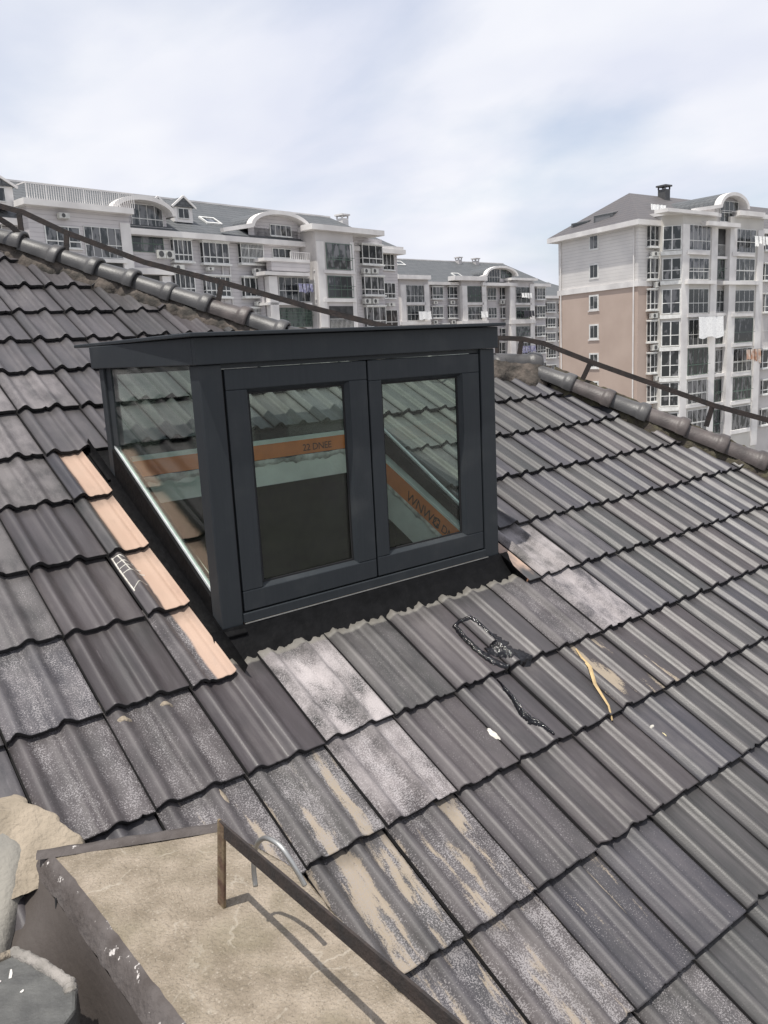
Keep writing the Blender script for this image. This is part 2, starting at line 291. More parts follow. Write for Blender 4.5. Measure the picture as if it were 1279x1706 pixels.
class TileField:
    def __init__(s): s.v=[]; s.f=[]; s.uv=[]; s.tint=[]; s.wear=[]; s.loc=[]; s.cut=[]; s.mi=[]
    def tile(s, j, r, u0=.012, u1=.990, cutmode=0):
        rnd = random.Random(j*131+r*977+5); NU, NV = 32, 7
        ox, osx, oh = rnd.gauss(0, .0014), rnd.gauss(0, .0032), rnd.uniform(0, .005); rot = rnd.gauss(0, .0045)
        S1 = rowS(r)+osx; S0 = rowS(r-1)-(.074 if r == 3 else .052)
        us = [u0+(u1-u0)*i/(NU-1) for i in range(NU)]; tk = .017
        head = (r == 3)
        base = len(s.v); tops = []; anyv = False
        for i, u in enumerate(us):
            X = TW*(j+u)+ox+.0015*(0.5-u)
            lo = max(S0, hip_s(X)+.01)
            if u in (us[0], us[-1]): pass
            if lo < S1-.02: anyv = True
            lo = min(lo, S1-.001); tops.append((X, u, lo))
        if not anyv: return
        tb = .30*rnd.random()+.80; tn = TINTS[rnd.randrange(len(TINTS))]
        if (j, r) == (1,3): tn = (.046,.039,.042)
        if (j, r) in ((5,3),(5,4)): tn = (.048,.044,.046)
        if r <= -2 and j < 4: tn = (.054,.050,.053); tb = .95+.15*rnd.random()
        tint = tuple(x*tb for x in tn)
        wx = WEAR.get((j, r))
        if wx is None:
            q = max(0, min(1, (r-2.2)/4))*max(0, min(1, (5.5-j)/5))
            wx = (q*.8+.12*rnd.random()+(.16*rnd.random() if r >= 3 and j < 9 else 0), .10*rnd.random()+q*.35*rnd.random(), .03*rnd.random()+(.08 if j < 1 else 0)*rnd.random())
        offu, offv = rnd.random()*40, rnd.random()*40
        def vert(X, u, sv, under):
            v = (sv-S0)/(S1-S0)
            wob = noise.noise(Vector((X*9, sv*5, 3)))*.0016
            h = HUMP*prof(u)*(1 if not head else min(1, .65+3*v))-.026*(1-v)+oh+wob-(tk if under else 0)
            if head and v < .11: h += .003*math.sin(u*37+j)*(1-v/.11)-.002
            sv2 = sv
            if head and v < .02: sv2 += .005*math.sin(u*23+j*2)+.003*math.sin(u*61+j)
            if v > .98: sv2 += .0025*prof(u)-.03*max(0, noise.noise(Vector((X*38, j*3.1, r*7.7)))-.30)
            p = P3(X+rot*(sv-S1), sv2+rot*(X-TW*j), h)
            s.v.append(tuple(p)); return len(s.v)-1
        def corner_attr(vi_list):
            pass
        grid = {}
        info = {}
        for i, (X, u, lo) in enumerate(tops):
            for k in range(NV):
                f = (0, .02, .27, .52, .77, .985, 1)[k] if not head else (0, .05, .11, .3, .6, .985, 1)[k]
                sv = lo+(S1-lo)*f
                a = vert(X, u, sv, False); v = (sv-S0)/(S1-S0); info[a] = (prof(u), v, u, (X+offu, sv+offv)); grid[i, k] = a
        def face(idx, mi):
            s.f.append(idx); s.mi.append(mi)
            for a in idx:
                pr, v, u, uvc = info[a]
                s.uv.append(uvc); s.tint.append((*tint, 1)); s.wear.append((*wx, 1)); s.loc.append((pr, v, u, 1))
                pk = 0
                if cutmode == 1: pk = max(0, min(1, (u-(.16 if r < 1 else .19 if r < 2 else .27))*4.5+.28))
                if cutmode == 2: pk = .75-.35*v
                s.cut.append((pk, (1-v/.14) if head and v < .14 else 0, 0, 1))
        for i in range(NU-1):
            for k in range(NV-1):
                face((grid[i,k], grid[i,k+1], grid[i+1,k+1], grid[i+1,k]), 0)
        # front lip, its underside and the side cheeks
        fr = []; bk = []
        for i, (X, u, lo) in enumerate(tops):
            a = vert(X, u, S1-.003, True); info[a] = info[grid[i, NV-1]]; fr.append(a)
        hl = []
        for i, (X, u, lo) in enumerate(tops):
            a = vert(X, u, lo, True); info[a] = info[grid[i, 0]]; hl.append(a)
        for i in range(NU-1):
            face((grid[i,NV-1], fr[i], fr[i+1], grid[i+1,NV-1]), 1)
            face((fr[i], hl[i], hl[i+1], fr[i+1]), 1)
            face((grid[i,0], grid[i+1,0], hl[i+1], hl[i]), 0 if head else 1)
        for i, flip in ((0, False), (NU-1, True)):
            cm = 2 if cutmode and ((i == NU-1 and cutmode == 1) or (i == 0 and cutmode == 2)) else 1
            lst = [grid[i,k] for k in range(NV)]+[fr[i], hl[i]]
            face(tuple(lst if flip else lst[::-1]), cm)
    def build(s, name, parent):
        me = bpy.data.meshes.new(name); me.from_pydata(s.v, [], s.f); me.update()
        for m in (M_TILE, M_EDGE, M_CLAY): me.materials.append(m)
        ul = me.uv_layers.new(name='UVMap'); ul.data.foreach_set('uv', [c for p in s.uv for c in p])
        for nm, d in (('tint', s.tint), ('wear', s.wear), ('local', s.loc), ('cut', s.cut)):
            a = me.attributes.new(nm, 'FLOAT_COLOR', 'CORNER'); a.data.foreach_set('color', [c for p in d for c in p])
        me.polygons.foreach_set('material_index', s.mi); me.polygons.foreach_set('use_smooth', [m == 0 for m in s.mi])
        o = bpy.data.objects.new(name, me); col.objects.link(o); o.parent = parent; return o
tf = TileField()
for r in range(-9, 10):
    for j in range(-6, 21):
        if -1 <= r <= 2 and 1 <= j <= 6: continue
        tf.tile(j, r)
tf.build('tile_field', roof)
for r in (-1, 0, 1, 2):
    c = TileField(); c.tile(1, r, .012, .56, 1); o = c.build('cut_tile', roof); o['label'] = 'roof tile sawn lengthwise, bare pink clay along the cut'
    c = TileField(); c.tile(6, r, .68, .99, 2); o = c.build('cut_tile', roof); o['label'] = 'narrow sawn strip of tile with pinkish clay face'
# underlay with the dormer opening
HX0, HX1, HS0, HS1 = .56, 1.93, -.47, .52
d = MB()
def dq(x0, x1, s0, s1): d.add([P3(x0,s0,-.05),P3(x1,s0,-.05),P3(x1,s1,-.05),P3(x0,s1,-.05),P3(x0,s0,-.09),P3(x1,s0,-.09),P3(x1,s1,-.09),P3(x0,s1,-.09)],[(0,1,2,3),(7,6,5,4),(0,4,5,1),(1,5,6,2),(2,6,7,3),(3,7,4,0)])
XL, XR, SB = -1.8, 6.2, 3.55
dq(XL, HX0, max(-3.9, HR[0][1]), SB)
xs = [HX0, 1.2, HX1, 2.2, 3.1, 3.95, 4.7, 5.5, XR]
for a, b in zip(xs, xs[1:]):
    top = max(hip_s(a), hip_s(b))
    if b <= HX1+.001: dq(a, b, top, HS0); dq(a, b, HS1, SB)
    else: dq(a, b, top, SB)
d.build('roof_underlay', M_DECK, roof)
# far slopes behind the hips and the body of the house
b = MB()
for p, q in zip(HIP, HIP[1:]):
    n = Vector((.72, .69, 0)); p1 = p-Vector((0,0,.05)); q1 = q-Vector((0,0,.05))
    b.add([p1, q1, q1+n*7+Vector((0,0,-4.2)), p1+n*7+Vector((0,0,-4.2))], [(0,1,2,3)])
b.build('rear_slope', M_SLATE2, roof)
MB().box(-1.6, 5.6, -2.9, 3.2, -16.9, -1.75).build('wall', M_GREYC, roof)
# mortar bedding under the hip caps
def mortar(pts, name, m, wd, seed):
    mb = MB(); NA, NC = 0, 9; rows = []
    for a, bb in zip(pts, pts[1:]):
        n = max(2, int((bb-a).length/.022))
        for i in range(n): rows.append(a+(bb-a)*i/n)
    vs_ = []; nrw = len(rows)
    dirn = Vector((-.70, -.72, 0))
    for i, p in enumerate(rows):
        X, s_, h = to_roof(p); e = wd*(1+.45*noise.noise(Vector((i*.13, seed, 0)))+.2*noise.noise(Vector((i*.6, seed, 4))))
        for k in range(NC):
            f = k/(NC-1); hh = h*.95*(1-f)**1.1+.022*(1-f)+.006+.016*noise.noise(Vector((i*.35, k*1.1, seed)))+.008*noise.noise(Vector((i*1.2, k*3, seed)))-(.03 if k == NC-1 else 0)
            q = P3(X-e*f*.70, s_+e*f*.80, max(hh, -.03)); vs_.append(q)
    fs = [(i*NC+k, i*NC+k+1, (i+1)*NC+k+1, (i+1)*NC+k) for i in range(nrw-1) for k in range(NC-1)]
    return mb.add(vs_, fs).build(name, m, roof, smooth=True)
mortar([HIP[0], HIP[1], HIP[2]], 'mortar_bedding', M_MORT, .13, 1)
mortar([HIP[2], HIP[3], HIP[4]], 'mortar_bedding', M_MORT, .11, 9)
mortar([HIP[4], HIP[5], HIP[6]], 'mortar_bedding', M_MOSS, .12, 5)
# ridge caps
def cap(p, q, m, flat=False, seed=0):
    d_ = (q-p); ln = d_.length; d_.normalize(); sd_ = d_.cross(Vector((0,0,1))).normalized(); u = sd_.cross(d_).normalized()
    prof_ = [(-.05,.070),(.35,.074),(.70,.078),(.74,.082),(.77,.090),(.82,.094),(.95,.094),(1.0,.092),(1.005,.082)]
    mb = MB(); NA = 15; vs_ = []
    for f, rr in prof_:
        for k in range(NA):
            a = -.22+(PI+.44)*k/(NA-1); vs_.append(p+d_*ln*f+sd_*math.cos(a)*rr*1.04+u*(math.sin(a)*rr*1.02-.042))
    n = len(prof_)
    mb.add(vs_, [(i*NA+k, (i+1)*NA+k, (i+1)*NA+k+1, i*NA+k+1) for i in range(n-1) for k in range(NA-1)])
    # the lip at the lower end, a solid rim
    vv = []
    for f, rr in ((1.005,.086),(1.0,.075),(.80,.075)):
        for k in range(NA):
            a = -.22+(PI+.44)*k/(NA-1); vv.append(p+d_*ln*f+sd_*math.cos(a)*rr*1.04+u*(math.sin(a)*rr*1.02-.042))
    mb.add(vv, [(i*NA+k, (i+1)*NA+k, (i+1)*NA+k+1, i*NA+k+1) for i in range(2) for k in range(NA-1)])
    o = mb.build('ridge_cap', m, roof, smooth=True)
    return o
def caps(a, b, n, m, jit=.006, start=0):
    for i in range(n):
        p = a+(b-a)*i/n; q = a+(b-a)*(i+1)/n
        jv = Vector((random.gauss(0, jit), random.gauss(0, jit), random.gauss(0, jit*.7)))
        cap(p+jv, q+jv+Vector((0,0,random.gauss(0,.004))), m[i % len(m)])
def along(a, b, f): return a+(b-a)*f
caps(HIP[0]+Vector((-.28,.12,.06)), HIP[1]+Vector((0,0,.01)), 4, [M_CAP])
caps(HIP[1], HIP[2], 7, [M_CAP, M_CAP, M_CAP, M_CAP, M_CAP, M_CAP2, M_CAP])
caps(HIP[2], HIP[3], 4, [M_CAP]); 
caps(HIP[3]+Vector((0,0,.0)), Vector((3.66,1.05,.60)), 2, [M_CAP]); cap(Vector((3.63,1.06,.635)), Vector((3.93,.92,.60)), M_CAP)
caps(Vector((3.87,.86,.535)), HIP[5], 6, [M_CAP, M_CAP2, M_CAP, M_CAP2, M_CAP2, M_CAP2])
caps(HIP[5], HIP[6], 13, [M_CAP2, M_CAP])
# loose mortar crumbs and weeds under the caps
# ------------------------------------------------------------------ lightning strips on the hips
def strip_thing(label, pts, posts, wd=.035, th=.008, group=None):
    t = thing('lightning_strip', label, 'lightning conductor', pts[0], 0, group)
    o0 = Vector(pts[0]); mb = MB()
    P = [Vector(p)-o0 for p in pts]; vs_ = []
    for i, p in enumerate(P):
        dd = (P[min(i+1, len(P)-1)]-P[max(i-1, 0)]).normalized(); sd_ = dd.cross(Vector((0,0,1))).normalized(); uu = sd_.cross(dd)
        vs_ += [p-sd_*th/2-uu*wd/2, p+sd_*th/2-uu*wd/2, p+sd_*th/2+uu*wd/2, p-sd_*th/2+uu*wd/2]
    n = len(P)
    fs = [(i*4+k, i*4+(k+1) % 4, (i+1)*4+(k+1) % 4, (i+1)*4+k) for i in range(n-1) for k in range(4)]+[(3,2,1,0), tuple((n-1)*4+k for k in range(4))]
    mb.add(vs_, fs).build('strip', M_IRON, t)
    for a, b in posts: MB().bar(Vector(a)-o0, Vector(b)-o0, .010, .034, (.7,-.7,0)).build('bracket', M_IRON, t)
    return t
strip_thing('dark iron lightning strip on brackets above the left ridge, running down behind the dormer', [(.55,3.12,1.93),(.843,2.833,1.785),(.95,2.72,1.735),(1.15,2.519,1.588),(1.505,2.156,1.371),(1.861,1.792,1.215),(2.271,1.374,1.02),(2.62,1.03,.872),(3.0,.9,.80)],
   [((.93,2.74,1.75),(.93,2.74,1.55)),((1.15,2.519,1.59),(1.135,2.53,1.46)),((1.861,1.792,1.215),(1.83,1.82,1.07)),((2.62,1.05,.88),(2.6,1.2,.70))])
strip_thing('dark rusty lightning strip above the mossy right hip, right of the dormer', [(3.45,1.30,.772),(3.688,1.138,.775),(3.796,.967,.758),(3.882,.833,.718),(4.06,.554,.572),(4.271,.224,.415),(4.503,-.141,.242),(4.685,-.426,.136),(5.3,-1.42,-.36),(6.3,-3.0,-1.2)],
   [((3.70,1.115,.775),(3.70,1.115,.62)),((3.80,.965,.755),(3.785,.98,.64)),((4.06,.554,.572),(4.025,.60,.45)),((4.50,-.13,.245),(4.475,-.10,.10)),((5.3,-1.42,-.36),(5.28,-1.40,-.52))])
strip_thing('short dark iron strip crossing the ridge at the far left edge of the roof', [(.35,2.75,1.98),(.62,2.72,1.80),(.86,2.70,1.64),(.93,2.69,1.56)], [((.93,2.69,1.56),(.95,2.68,1.50))])
# ------------------------------------------------------------------ dormer
X0, X1 = .511, 1.975; YF, YB = -.51, .45; ZT = .72; ZC = .812
dm = thing('dormer_window', 'boxy anthracite glazed dormer with two casements standing on the tiled roof', 'dormer', (X0, YF, 0))
DO = Vector((X0, YF, 0))
class DB(MB):
    def build(s, name, m, parent=None, **k):
        s.v = [tuple(Vector(p)-DO) for p in s.v]; return MB.build(s, name, m, parent or dm, **k)
def rz(y): return y*TANS      # roof height at y
# cap sheet and fascias
DB().prism([(X0-.045,YF-.05),(X1+.03,YF-.05),(X1+.03,.74),(X0-.0,.74)], ZC+.004, ZC+.018).build('cap_sheet', M_FRAME, bevel=.003)
DB().box(X0-.016, X1+.012, YF-.016, YF+.01, ZT, ZC+.002).build('front_fascia', M_FRAME, bevel=.003)
DB().box(X0-.016, X0+.01, YF+.0105, .50, ZT, ZC+.002).build('side_fascia', M_FRAME, bevel=.003)
DB().box(X1-.010, X1+.012, YF+.0105, .50, ZT, ZC+.002).build('side_fascia', M_FRAME, bevel=.003)
DB().box(X0+.011, X1-.011, YF+.011, .49, ZT+.03, ZC).build('ceiling_panel', mat('dormer_ceiling', (.20, .21, .20), .7), bevel=0)
# posts
DB().box(X0, X0+.088, YF, YF+.075, -.262, ZT-.001).build('corner_post', M_FRAME, bevel=.004)
DB().box(X1-.088, X1, YF, YF+.075, -.262, ZT-.001).build('corner_post', M_FRAME, bevel=.004)
for x in (X0, X1-.05): DB().box(x, x+.05, YB-.045, YB+.005, rz(YB)+.0, ZT-.001).build('corner_post', M_FRAME, bevel=.004)
# casements
def sash(x0, x1, gx0, gx1, gz0, gz1):
    z0, z1 = -.198, .700; yf, yb = YF+.004, YF+.055
    m = DB()
    m.box(x0, x1, yf, yb, z0, gz0-.012).box(x0, x1, yf, yb, gz1+.012, z1).box(x0, gx0-.012, yf, yb, gz0-.012, gz1+.012).box(gx1+.012, x1, yf, yb, gz0-.012, gz1+.012)
    o = m.build('casement', M_FRAME, bevel=.0035)
    b_ = DB(); a0, a1, c0, c1 = gx0-.012, gx1+.012, gz0-.012, gz1+.012   # sloping inner bead
    yo, yi = yf+.003, yf+.020
    b_.add([(a0,yo,c0),(a1,yo,c0),(a1,yo,c1),(a0,yo,c1),(gx0,yi,gz0),(gx1,yi,gz0),(gx1,yi,gz1),(gx0,yi,gz1)], [(0,1,5,4),(1,2,6,5),(2,3,7,6),(3,0,4,7)])
    q = b_.build('glazing_bead', M_FRAME); q.parent = o
    g_ = DB(); t_ = .007; g_.box(gx0, gx1, yi+.001, yi+.006, gz0, gz0+t_).box(gx0, gx1, yi+.001, yi+.006, gz1-t_, gz1).box(gx0, gx0+t_, yi+.001, yi+.006, gz0+t_, gz1-t_).box(gx1-t_, gx1, yi+.001, yi+.006, gz0+t_, gz1-t_)
    q = g_.build('gasket', M_DECK); q.parent = o
    q = DB().box(gx0-.01, gx1+.01, yi+.0065, yi+.0125, gz0-.01, gz1+.01).build('glass_pane', M_GLASS); q.parent = o
    return o
s1_ = sash(.610, 1.2445, .708, 1.142, -.108, .613)
s2_ = sash(1.2525, 1.880, 1.330, 1.763, -.104, .606)
# fixed frame head, sill and seal between the sashes
DB().box(X0+.089, X1-.089, YF+.012, YF+.07, .703, ZT-.001).build('frame_head', M_FRAME)
DB().box(X0+.0885, .6095, YF+.016, YF+.06, -.20, .70).box(1.8805, X1-.0885, YF+.016, YF+.06, -.20, .70).build('frame_jamb', M_DECK)
DB().box(1.225, 1.272, YF+.056, YF+.075, -.198, .70).build('mullion', M_FRAME)
DB().box(X0+.089, X1-.089, YF-.004, YF+.07, -.238, -.203).build('sill_rail', M_FRAME, bevel=.002)
DB().box(X0+.09, X1-.08, YF-.009, YF-.0045, -.2415, -.2385).build('sill_trim', M_STEEL)
# side glazing: bottom rails follow the roof pitch, silver bead on top, trapezoid panes
for xs_, sg in ((X0, 1), (X1, -1)):
    xi = xs_+sg*.05; xa, xb = min(xs_, xi), max(xs_, xi); ya, yb = YF+.076, YB-.046
    h0, h1 = .015, .10
    DB().hexa([(xa,ya,rz(ya)+h0),(xb,ya,rz(ya)+h0),(xb,yb,rz(yb)+h0),(xa,yb,rz(yb)+h0),(xa,ya,rz(ya)+h1),(xb,ya,rz(ya)+h1),(xb,yb,rz(yb)+h1+.055),(xa,yb,rz(yb)+h1+.055)]).build('side_rail', M_BLACK)
    xm0, xm1 = (xs_+sg*.012, xs_+sg*.026); xm0, xm1 = min(xm0, xm1), max(xm0, xm1)
    zf, zb = rz(ya)+h1, rz(yb)+h1+.055
    DB().hexa([(xm0,ya,zf+.001),(xm1,ya,zf+.001),(xm1,yb,zb+.001),(xm0,yb,zb+.001),(xm0,ya,zf+.013),(xm1,ya,zf+.013),(xm1,yb,zb+.013),(xm0,yb,zb+.013)]).build('bottom_bead', M_SILVER)
    DB().hexa([(xm0+.004,ya,zf+.0135),(xm1-.004,ya,zf+.0135),(xm1-.004,yb,zb+.0135),(xm0+.004,yb,zb+.0135),(xm0+.004,ya,ZT-.001),(xm1-.004,ya,ZT-.001),(xm1-.004,yb,ZT-.001),(xm0+.004,yb,ZT-.001)]).build('side_pane', M_GLASS)
    DB().box(xa+.012, xb-.012, yb-.055, yb-.001, zb+.014, ZT-.001).build('side_jamb', M_FRAME)
# back glazing
zb = rz(YB)+.06
DB().box(X0+.051, X1-.051, YB-.04, YB+.003, rz(YB)-.02, zb).build('back_rail', M_FRAME)
DB().box(X0+.051, X1-.051, YB-.025, YB-.018, zb+.001, ZT-.031).build('back_pane', M_GLASS)
DB().box(X0+.051, X1-.051, YB-.045, YB+.003, ZT-.030, ZT+.028).build('back_head', M_FRAME)
# liner boards round the opening
M_ORANGE = mat('orange_printed_board', (.80, .24, .05), .6, c2=(.66, .19, .04), scale=12)
M_PGREEN = mat('pale_green_sill', (.66, .72, .67), .6, scale=6)
M_PLAST = mat('pale_plaster', (.76, .79, .74), .9, scale=5, bump=.3)
M_FOAM = mat('foam_and_mortar', (.78, .78, .74), .95, c2=(.30, .29, .27), scale=16, bump=1, bscale=50)
XI0, XI1 = X0+.085, 1.885; YI0, YI1 = -.43, .405
def slopebox(x0, x1, y0, y1, h0, h1, name, m):
    return DB().hexa([(x0,y0,rz(y0)+h0),(x1,y0,rz(y0)+h0),(x1,y1,rz(y1)+h0),(x0,y1,rz(y1)+h0),(x0,y0,rz(y0)+h1),(x1,y0,rz(y0)+h1),(x1,y1,rz(y1)+h1),(x0,y1,rz(y1)+h1)]).build(name, m)
for x0_, x1_ in ((XI0-.02, XI0), (XI1, XI1+.02)):
    slopebox(x0_, x1_, YI0, YI1, -.066, .040, 'liner_board', M_ORANGE)
slopebox(XI1+.001, XI1+.05, YI0, YI1, .0405, .055, 'inner_sill', M_PGREEN); slopebox(XI0-.034, XI0-.001, YI0, YI1, .0405, .055, 'inner_sill', M_PGREEN)
DB().box(XI0, XI1, YI1, YI1+.02, rz(YI1)+.015, rz(YI1)+.088).build('liner_board', M_ORANGE)
DB().box(XI0, XI1, YI1-.002, YI1+.03, rz(YI1)+.0885, rz(YI1)+.108).build('inner_sill', M_PGREEN)
DB().box(XI0, XI1, YI0-.02, YI0, rz(YI0)-.07, rz(YI0)+.03).build('liner_board', M_ORANGE)
# foam squeezed out below the boards
def foam(pa, pb, inward, dn, up_, seed):
    mb = DB(); n = 70; K = 6; vs_ = []
    for i in range(n+1):
        p = pa+(pb-pa)*i/n; e = dn*(1+.7*noise.noise(Vector((i*.22, seed, 0)))+.5*noise.noise(Vector((i*.9, seed, 1))))
        for k in range(K):
            f = k/(K-1); bul = .012*math.sin(PI*f)*(1+.9*noise.noise(Vector((i*.28, k*.7, seed))))+.002
            vs_.append(p+Vector((0,0,up_-(e+up_)*f))+inward*bul)
    mb.add(vs_, [(i*K+k, i*K+k+1, (i+1)*K+k+1, (i+1)*K+k) for i in range(n) for k in range(K-1)]).build('foam_seal', M_FOAM, smooth=True)
foam(Vector((XI1+.012, YI1, rz(YI1)-.067)), Vector((XI1+.012, YI0, rz(YI0)-.075)), Vector((-1,0,0)), .032, .005, 2)
foam(Vector((XI0, YI1+.012, rz(YI1)+.014)), Vector((XI1, YI1+.012, rz(YI1)+.014)), Vector((0,-1,0)), .034, .002, 6)
# plastered reveal
slopebox(XI1+.012, XI1+.05, YI0-.02, YI1+.05, -.27, -.0755, 'plaster_reveal', M_PLAST); slopebox(XI0-.04, XI0-.002, YI0-.02, YI1+.05, -.27, -.0755, 'plaster_reveal', M_PLAST)
DB().box(XI0, XI1+.01, YI1+.012, YI1+.05, rz(YI1)-.12, rz(YI1)+.013).build('plaster_reveal', M_PLAST)
# printing on the boards
def printing(txt, size, loc, xdir, updir, name='printed_text'):
    cu = bpy.data.curves.new('t', 'FONT'); cu.body = txt; cu.size = size; cu.resolution_u = 3; cu.space_character = .95
    ob = bpy.data.objects.new('t', cu); col.objects.link(ob)
    me = bpy.data.meshes.new_from_object(ob.evaluated_get(bpy.context.evaluated_depsgraph_get())); bpy.data.objects.remove(ob)
    x = Vector(xdir).normalized(); z = x.cross(Vector(updir)).normalized(); y = z.cross(x)
    for v in me.vertices: v.co = Vector(loc)-DO+x*v.co.x+y*v.co.y
    me.materials.clear(); me.materials.append(M_PRINT); o = bpy.data.objects.new(name, me); col.objects.link(o); o.parent = dm; return o
M_PRINT = mat('black_print', (.03, .015, .01), .8)
sdir = Vector((0, -math.cos(SL), -math.sin(SL)))
printing('WNWG', .078, Vector((XI1-.0015, .055, rz(.055)-.055)), sdir, NR)
printing('22 DNEE', .060, Vector((XI1-.0015, -.14, rz(-.14)-.048)), sdir, NR)
printing('22 DNEE', .05, Vector((1.50, YI1-.0015, rz(YI1)+.030)), (1,0,0), (0,0,1))
# black membrane round the foot
mb = DB(); n = 60; K = 7; vs_ = []
for i in range(n+1):
    X = X0-.05+(X1+.10-X0)*i/n
    for k in range(K):
        nz_ = noise.noise(Vector((X*9, k*.7, 2)))*.006+noise.noise(Vector((X*30, k*2.1, 7)))*.003
        if k == 0: p = Vector((X, YF-.006, -.240))
        elif k == 1: p = Vector((X, YF-.012+nz_, rz(YF)+.02))
        else:
            s_ = .60+(k-2)*.036; p = P3(X, s_, .006-(k-2)*.013+nz_)
        vs_.append(p)
mb.add(vs_, [(i*K+k, i*K+k+1, (i+1)*K+k+1, (i+1)*K+k) for i in range(n) for k in range(K-1)]).build('flashing', M_BLACK, smooth=True)
for xa, xb, sg in ((.40, X0+.004, 1), (X1-.004, 2.06, -1)):
    mb = DB(); vs_ = []; n = 50
    for i in range(n+1):
        s_ = -.80+1.56*i/n; q = noise.noise(Vector((i*.4, xa, 3)))*.004
        x_in = xb if sg == 1 else xa; x_out = xa if sg == 1 else xb
        for (x, h) in ((x_out, -.045), ((x_in+x_out)/2, -.030+q), (x_in-sg*.012, -.012+q), (x_in-sg*.006, .03+q)): vs_.append(P3(x, s_, h))
    fs = [(i*4+k, i*4+k+1, (i+1)*4+k+1, (i+1)*4+k) for i in range(n) for k in range(3)]
    if sg == 1: fs = [f[::-1] for f in fs]
    mb.add(vs_, fs).build('flashing', M_BLACK, smooth=True)
DB().hexa([P3(X0-.02,-.80,-.04),P3(X1+.02,-.80,-.04),P3(X1+.02,-.50,-.04),P3(X0-.02,-.50,-.04),P3(X0-.02,-.80,-.012),P3(X1+.02,-.80,-.012),P3(X1+.02,-.50,-.002),P3(X0-.02,-.50,-.002)]).build('flashing', M_BLACK)
DB().hexa([P3(X0-.004,.50,-.045),P3(X0+.09,.50,-.045),P3(X0+.09,.60,-.045),P3(X0-.004,.60,-.045),P3(X0-.004,.50,.03),P3(X0+.09,.50,.03),P3(X0+.09,.60,.02),P3(X0-.004,.60,.02)]).build('membrane_corner', M_BLACK, bevel=.006)
# attic room below the opening
rm = MB(); a0, a1, b0, b1, zz = -.3, 2.8, -1.1, 1.3, -3.0
rm.add([(a0,b0,zz),(a1,b0,zz),(a1,b1,zz),(a0,b1,zz),(a0,b0,rz(b0)-.11),(a1,b0,rz(b0)-.11),(a1,b1,rz(b1)-.11),(a0,b1,rz(b1)-.11)], [(0,1,2,3),(0,4,5,1),(1,5,6,2),(2,6,7,3),(3,7,4,0)])
struct(rm.build('room_walls', mat('attic_walls_green_reflection', (.075, .095, .04), .9, c2=(.015, .018, .012), scale=3)))  # dim green painted into the walls for foliage reflected in the glass
# ------------------------------------------------------------------ concrete parapet in the foreground
pp = thing('concrete_parapet', 'low stubby parapet wall with rough tan concrete top and dark brown rendered side', 'parapet wall', (-.13, -1.6, -.5))
PO = Vector((-.13, -1.6, -.5))
class PB(MB):
    def build(s, name, m, parent=None, **k):
        s.v = [tuple(Vector(p)-PO) for p in s.v]; return MB.build(s, name, m, parent or pp, **k)
M_CONC = mat('rough_tan_concrete', (.31, .26, .205), .95, c2=(.185, .152, .112), scale=11, bump=1, bscale=110)
_t = M_CONC.node_tree
def conc_detail(m):
    t = m.node_tree; b = t.nodes['Principled BSDF']; N = t.nodes.new; L = t.links.new; src = b.inputs['Base Color'].links[0].from_socket
    co = N('ShaderNodeTexCoord'); n = N('ShaderNodeTexNoise'); L(co.outputs['Object'], n.inputs[0]); n.inputs['Scale'].default_value = 150; n.inputs['Detail'].default_value = 3
    c = mixc(t, math_node(t, 'MULTIPLY', smooth(t, n.outputs[0], .55, .75), .55), src, (.40, .355, .295))
    n3 = N('ShaderNodeTexNoise'); L(co.outputs['Object'], n3.inputs[0]); n3.inputs['Scale'].default_value = 230; n3.inputs['Detail'].default_value = 2
    c = mixc(t, math_node(t, 'MULTIPLY', smooth(t, n3.outputs[0], .57, .72), .5), c, (.09, .075, .05))
    n4 = N('ShaderNodeTexNoise'); L(co.outputs['Object'], n4.inputs[0]); n4.inputs['Scale'].default_value = 4.5; n4.inputs['Detail'].default_value = 5
    c = mixc(t, math_node(t, 'MULTIPLY', smooth(t, n4.outputs[0], .48, .7), .5), c, (.16, .14, .09))
    vo = N('ShaderNodeTexVoronoi'); vo.feature = 'DISTANCE_TO_EDGE'; wn = N('ShaderNodeTexNoise'); L(co.outputs['Object'], wn.inputs[0]); wn.inputs['Scale'].default_value = 9; wn.inputs['Detail'].default_value = 4
    L(mixc(t, .12, co.outputs['Object'], wn.outputs['Color']), vo.inputs['Vector']); vo.inputs['Scale'].default_value = 5.5
    ln = math_node(t, 'SUBTRACT', 1.0, smooth(t, vo.outputs['Distance'], .004, .02))
    c = mixc(t, math_node(t, 'MULTIPLY', math_node(t, 'MULTIPLY', ln, smooth(t, wn.outputs[0], .45, .6)), .4), c, (.42, .38, .32))
    L(c, b.inputs['Base Color'])
conc_detail(M_CONC)
M_BROWN = mat('brown_rendered_wall', (.068, .056, .050), .7, c2=(.053, .044, .039), scale=3, bump=.25, bscale=40)
M_CHIP = mat('chipped_brown_paint', (.092, .080, .076), .85, c2=(.055, .045, .041), scale=14, bump=.8, bscale=60)
_t = M_CHIP.node_tree; _n = _t.nodes.new('ShaderNodeTexNoise'); _c = _t.nodes.new('ShaderNodeTexCoord'); _t.links.new(_c.outputs['Object'], _n.inputs[0]); _n.inputs['Scale'].default_value = 26; _n.inputs['Detail'].default_value = 8; _n.inputs['Roughness'].default_value = .7
_s = _t.nodes['Principled BSDF'].inputs['Base Color'].links[0].from_socket; _t.links.new(mixc(_t, smooth(_t, _n.outputs[0], .60, .64), _s, (.50, .47, .45)), _t.nodes['Principled BSDF'].inputs['Base Color'])
ZP = -.5
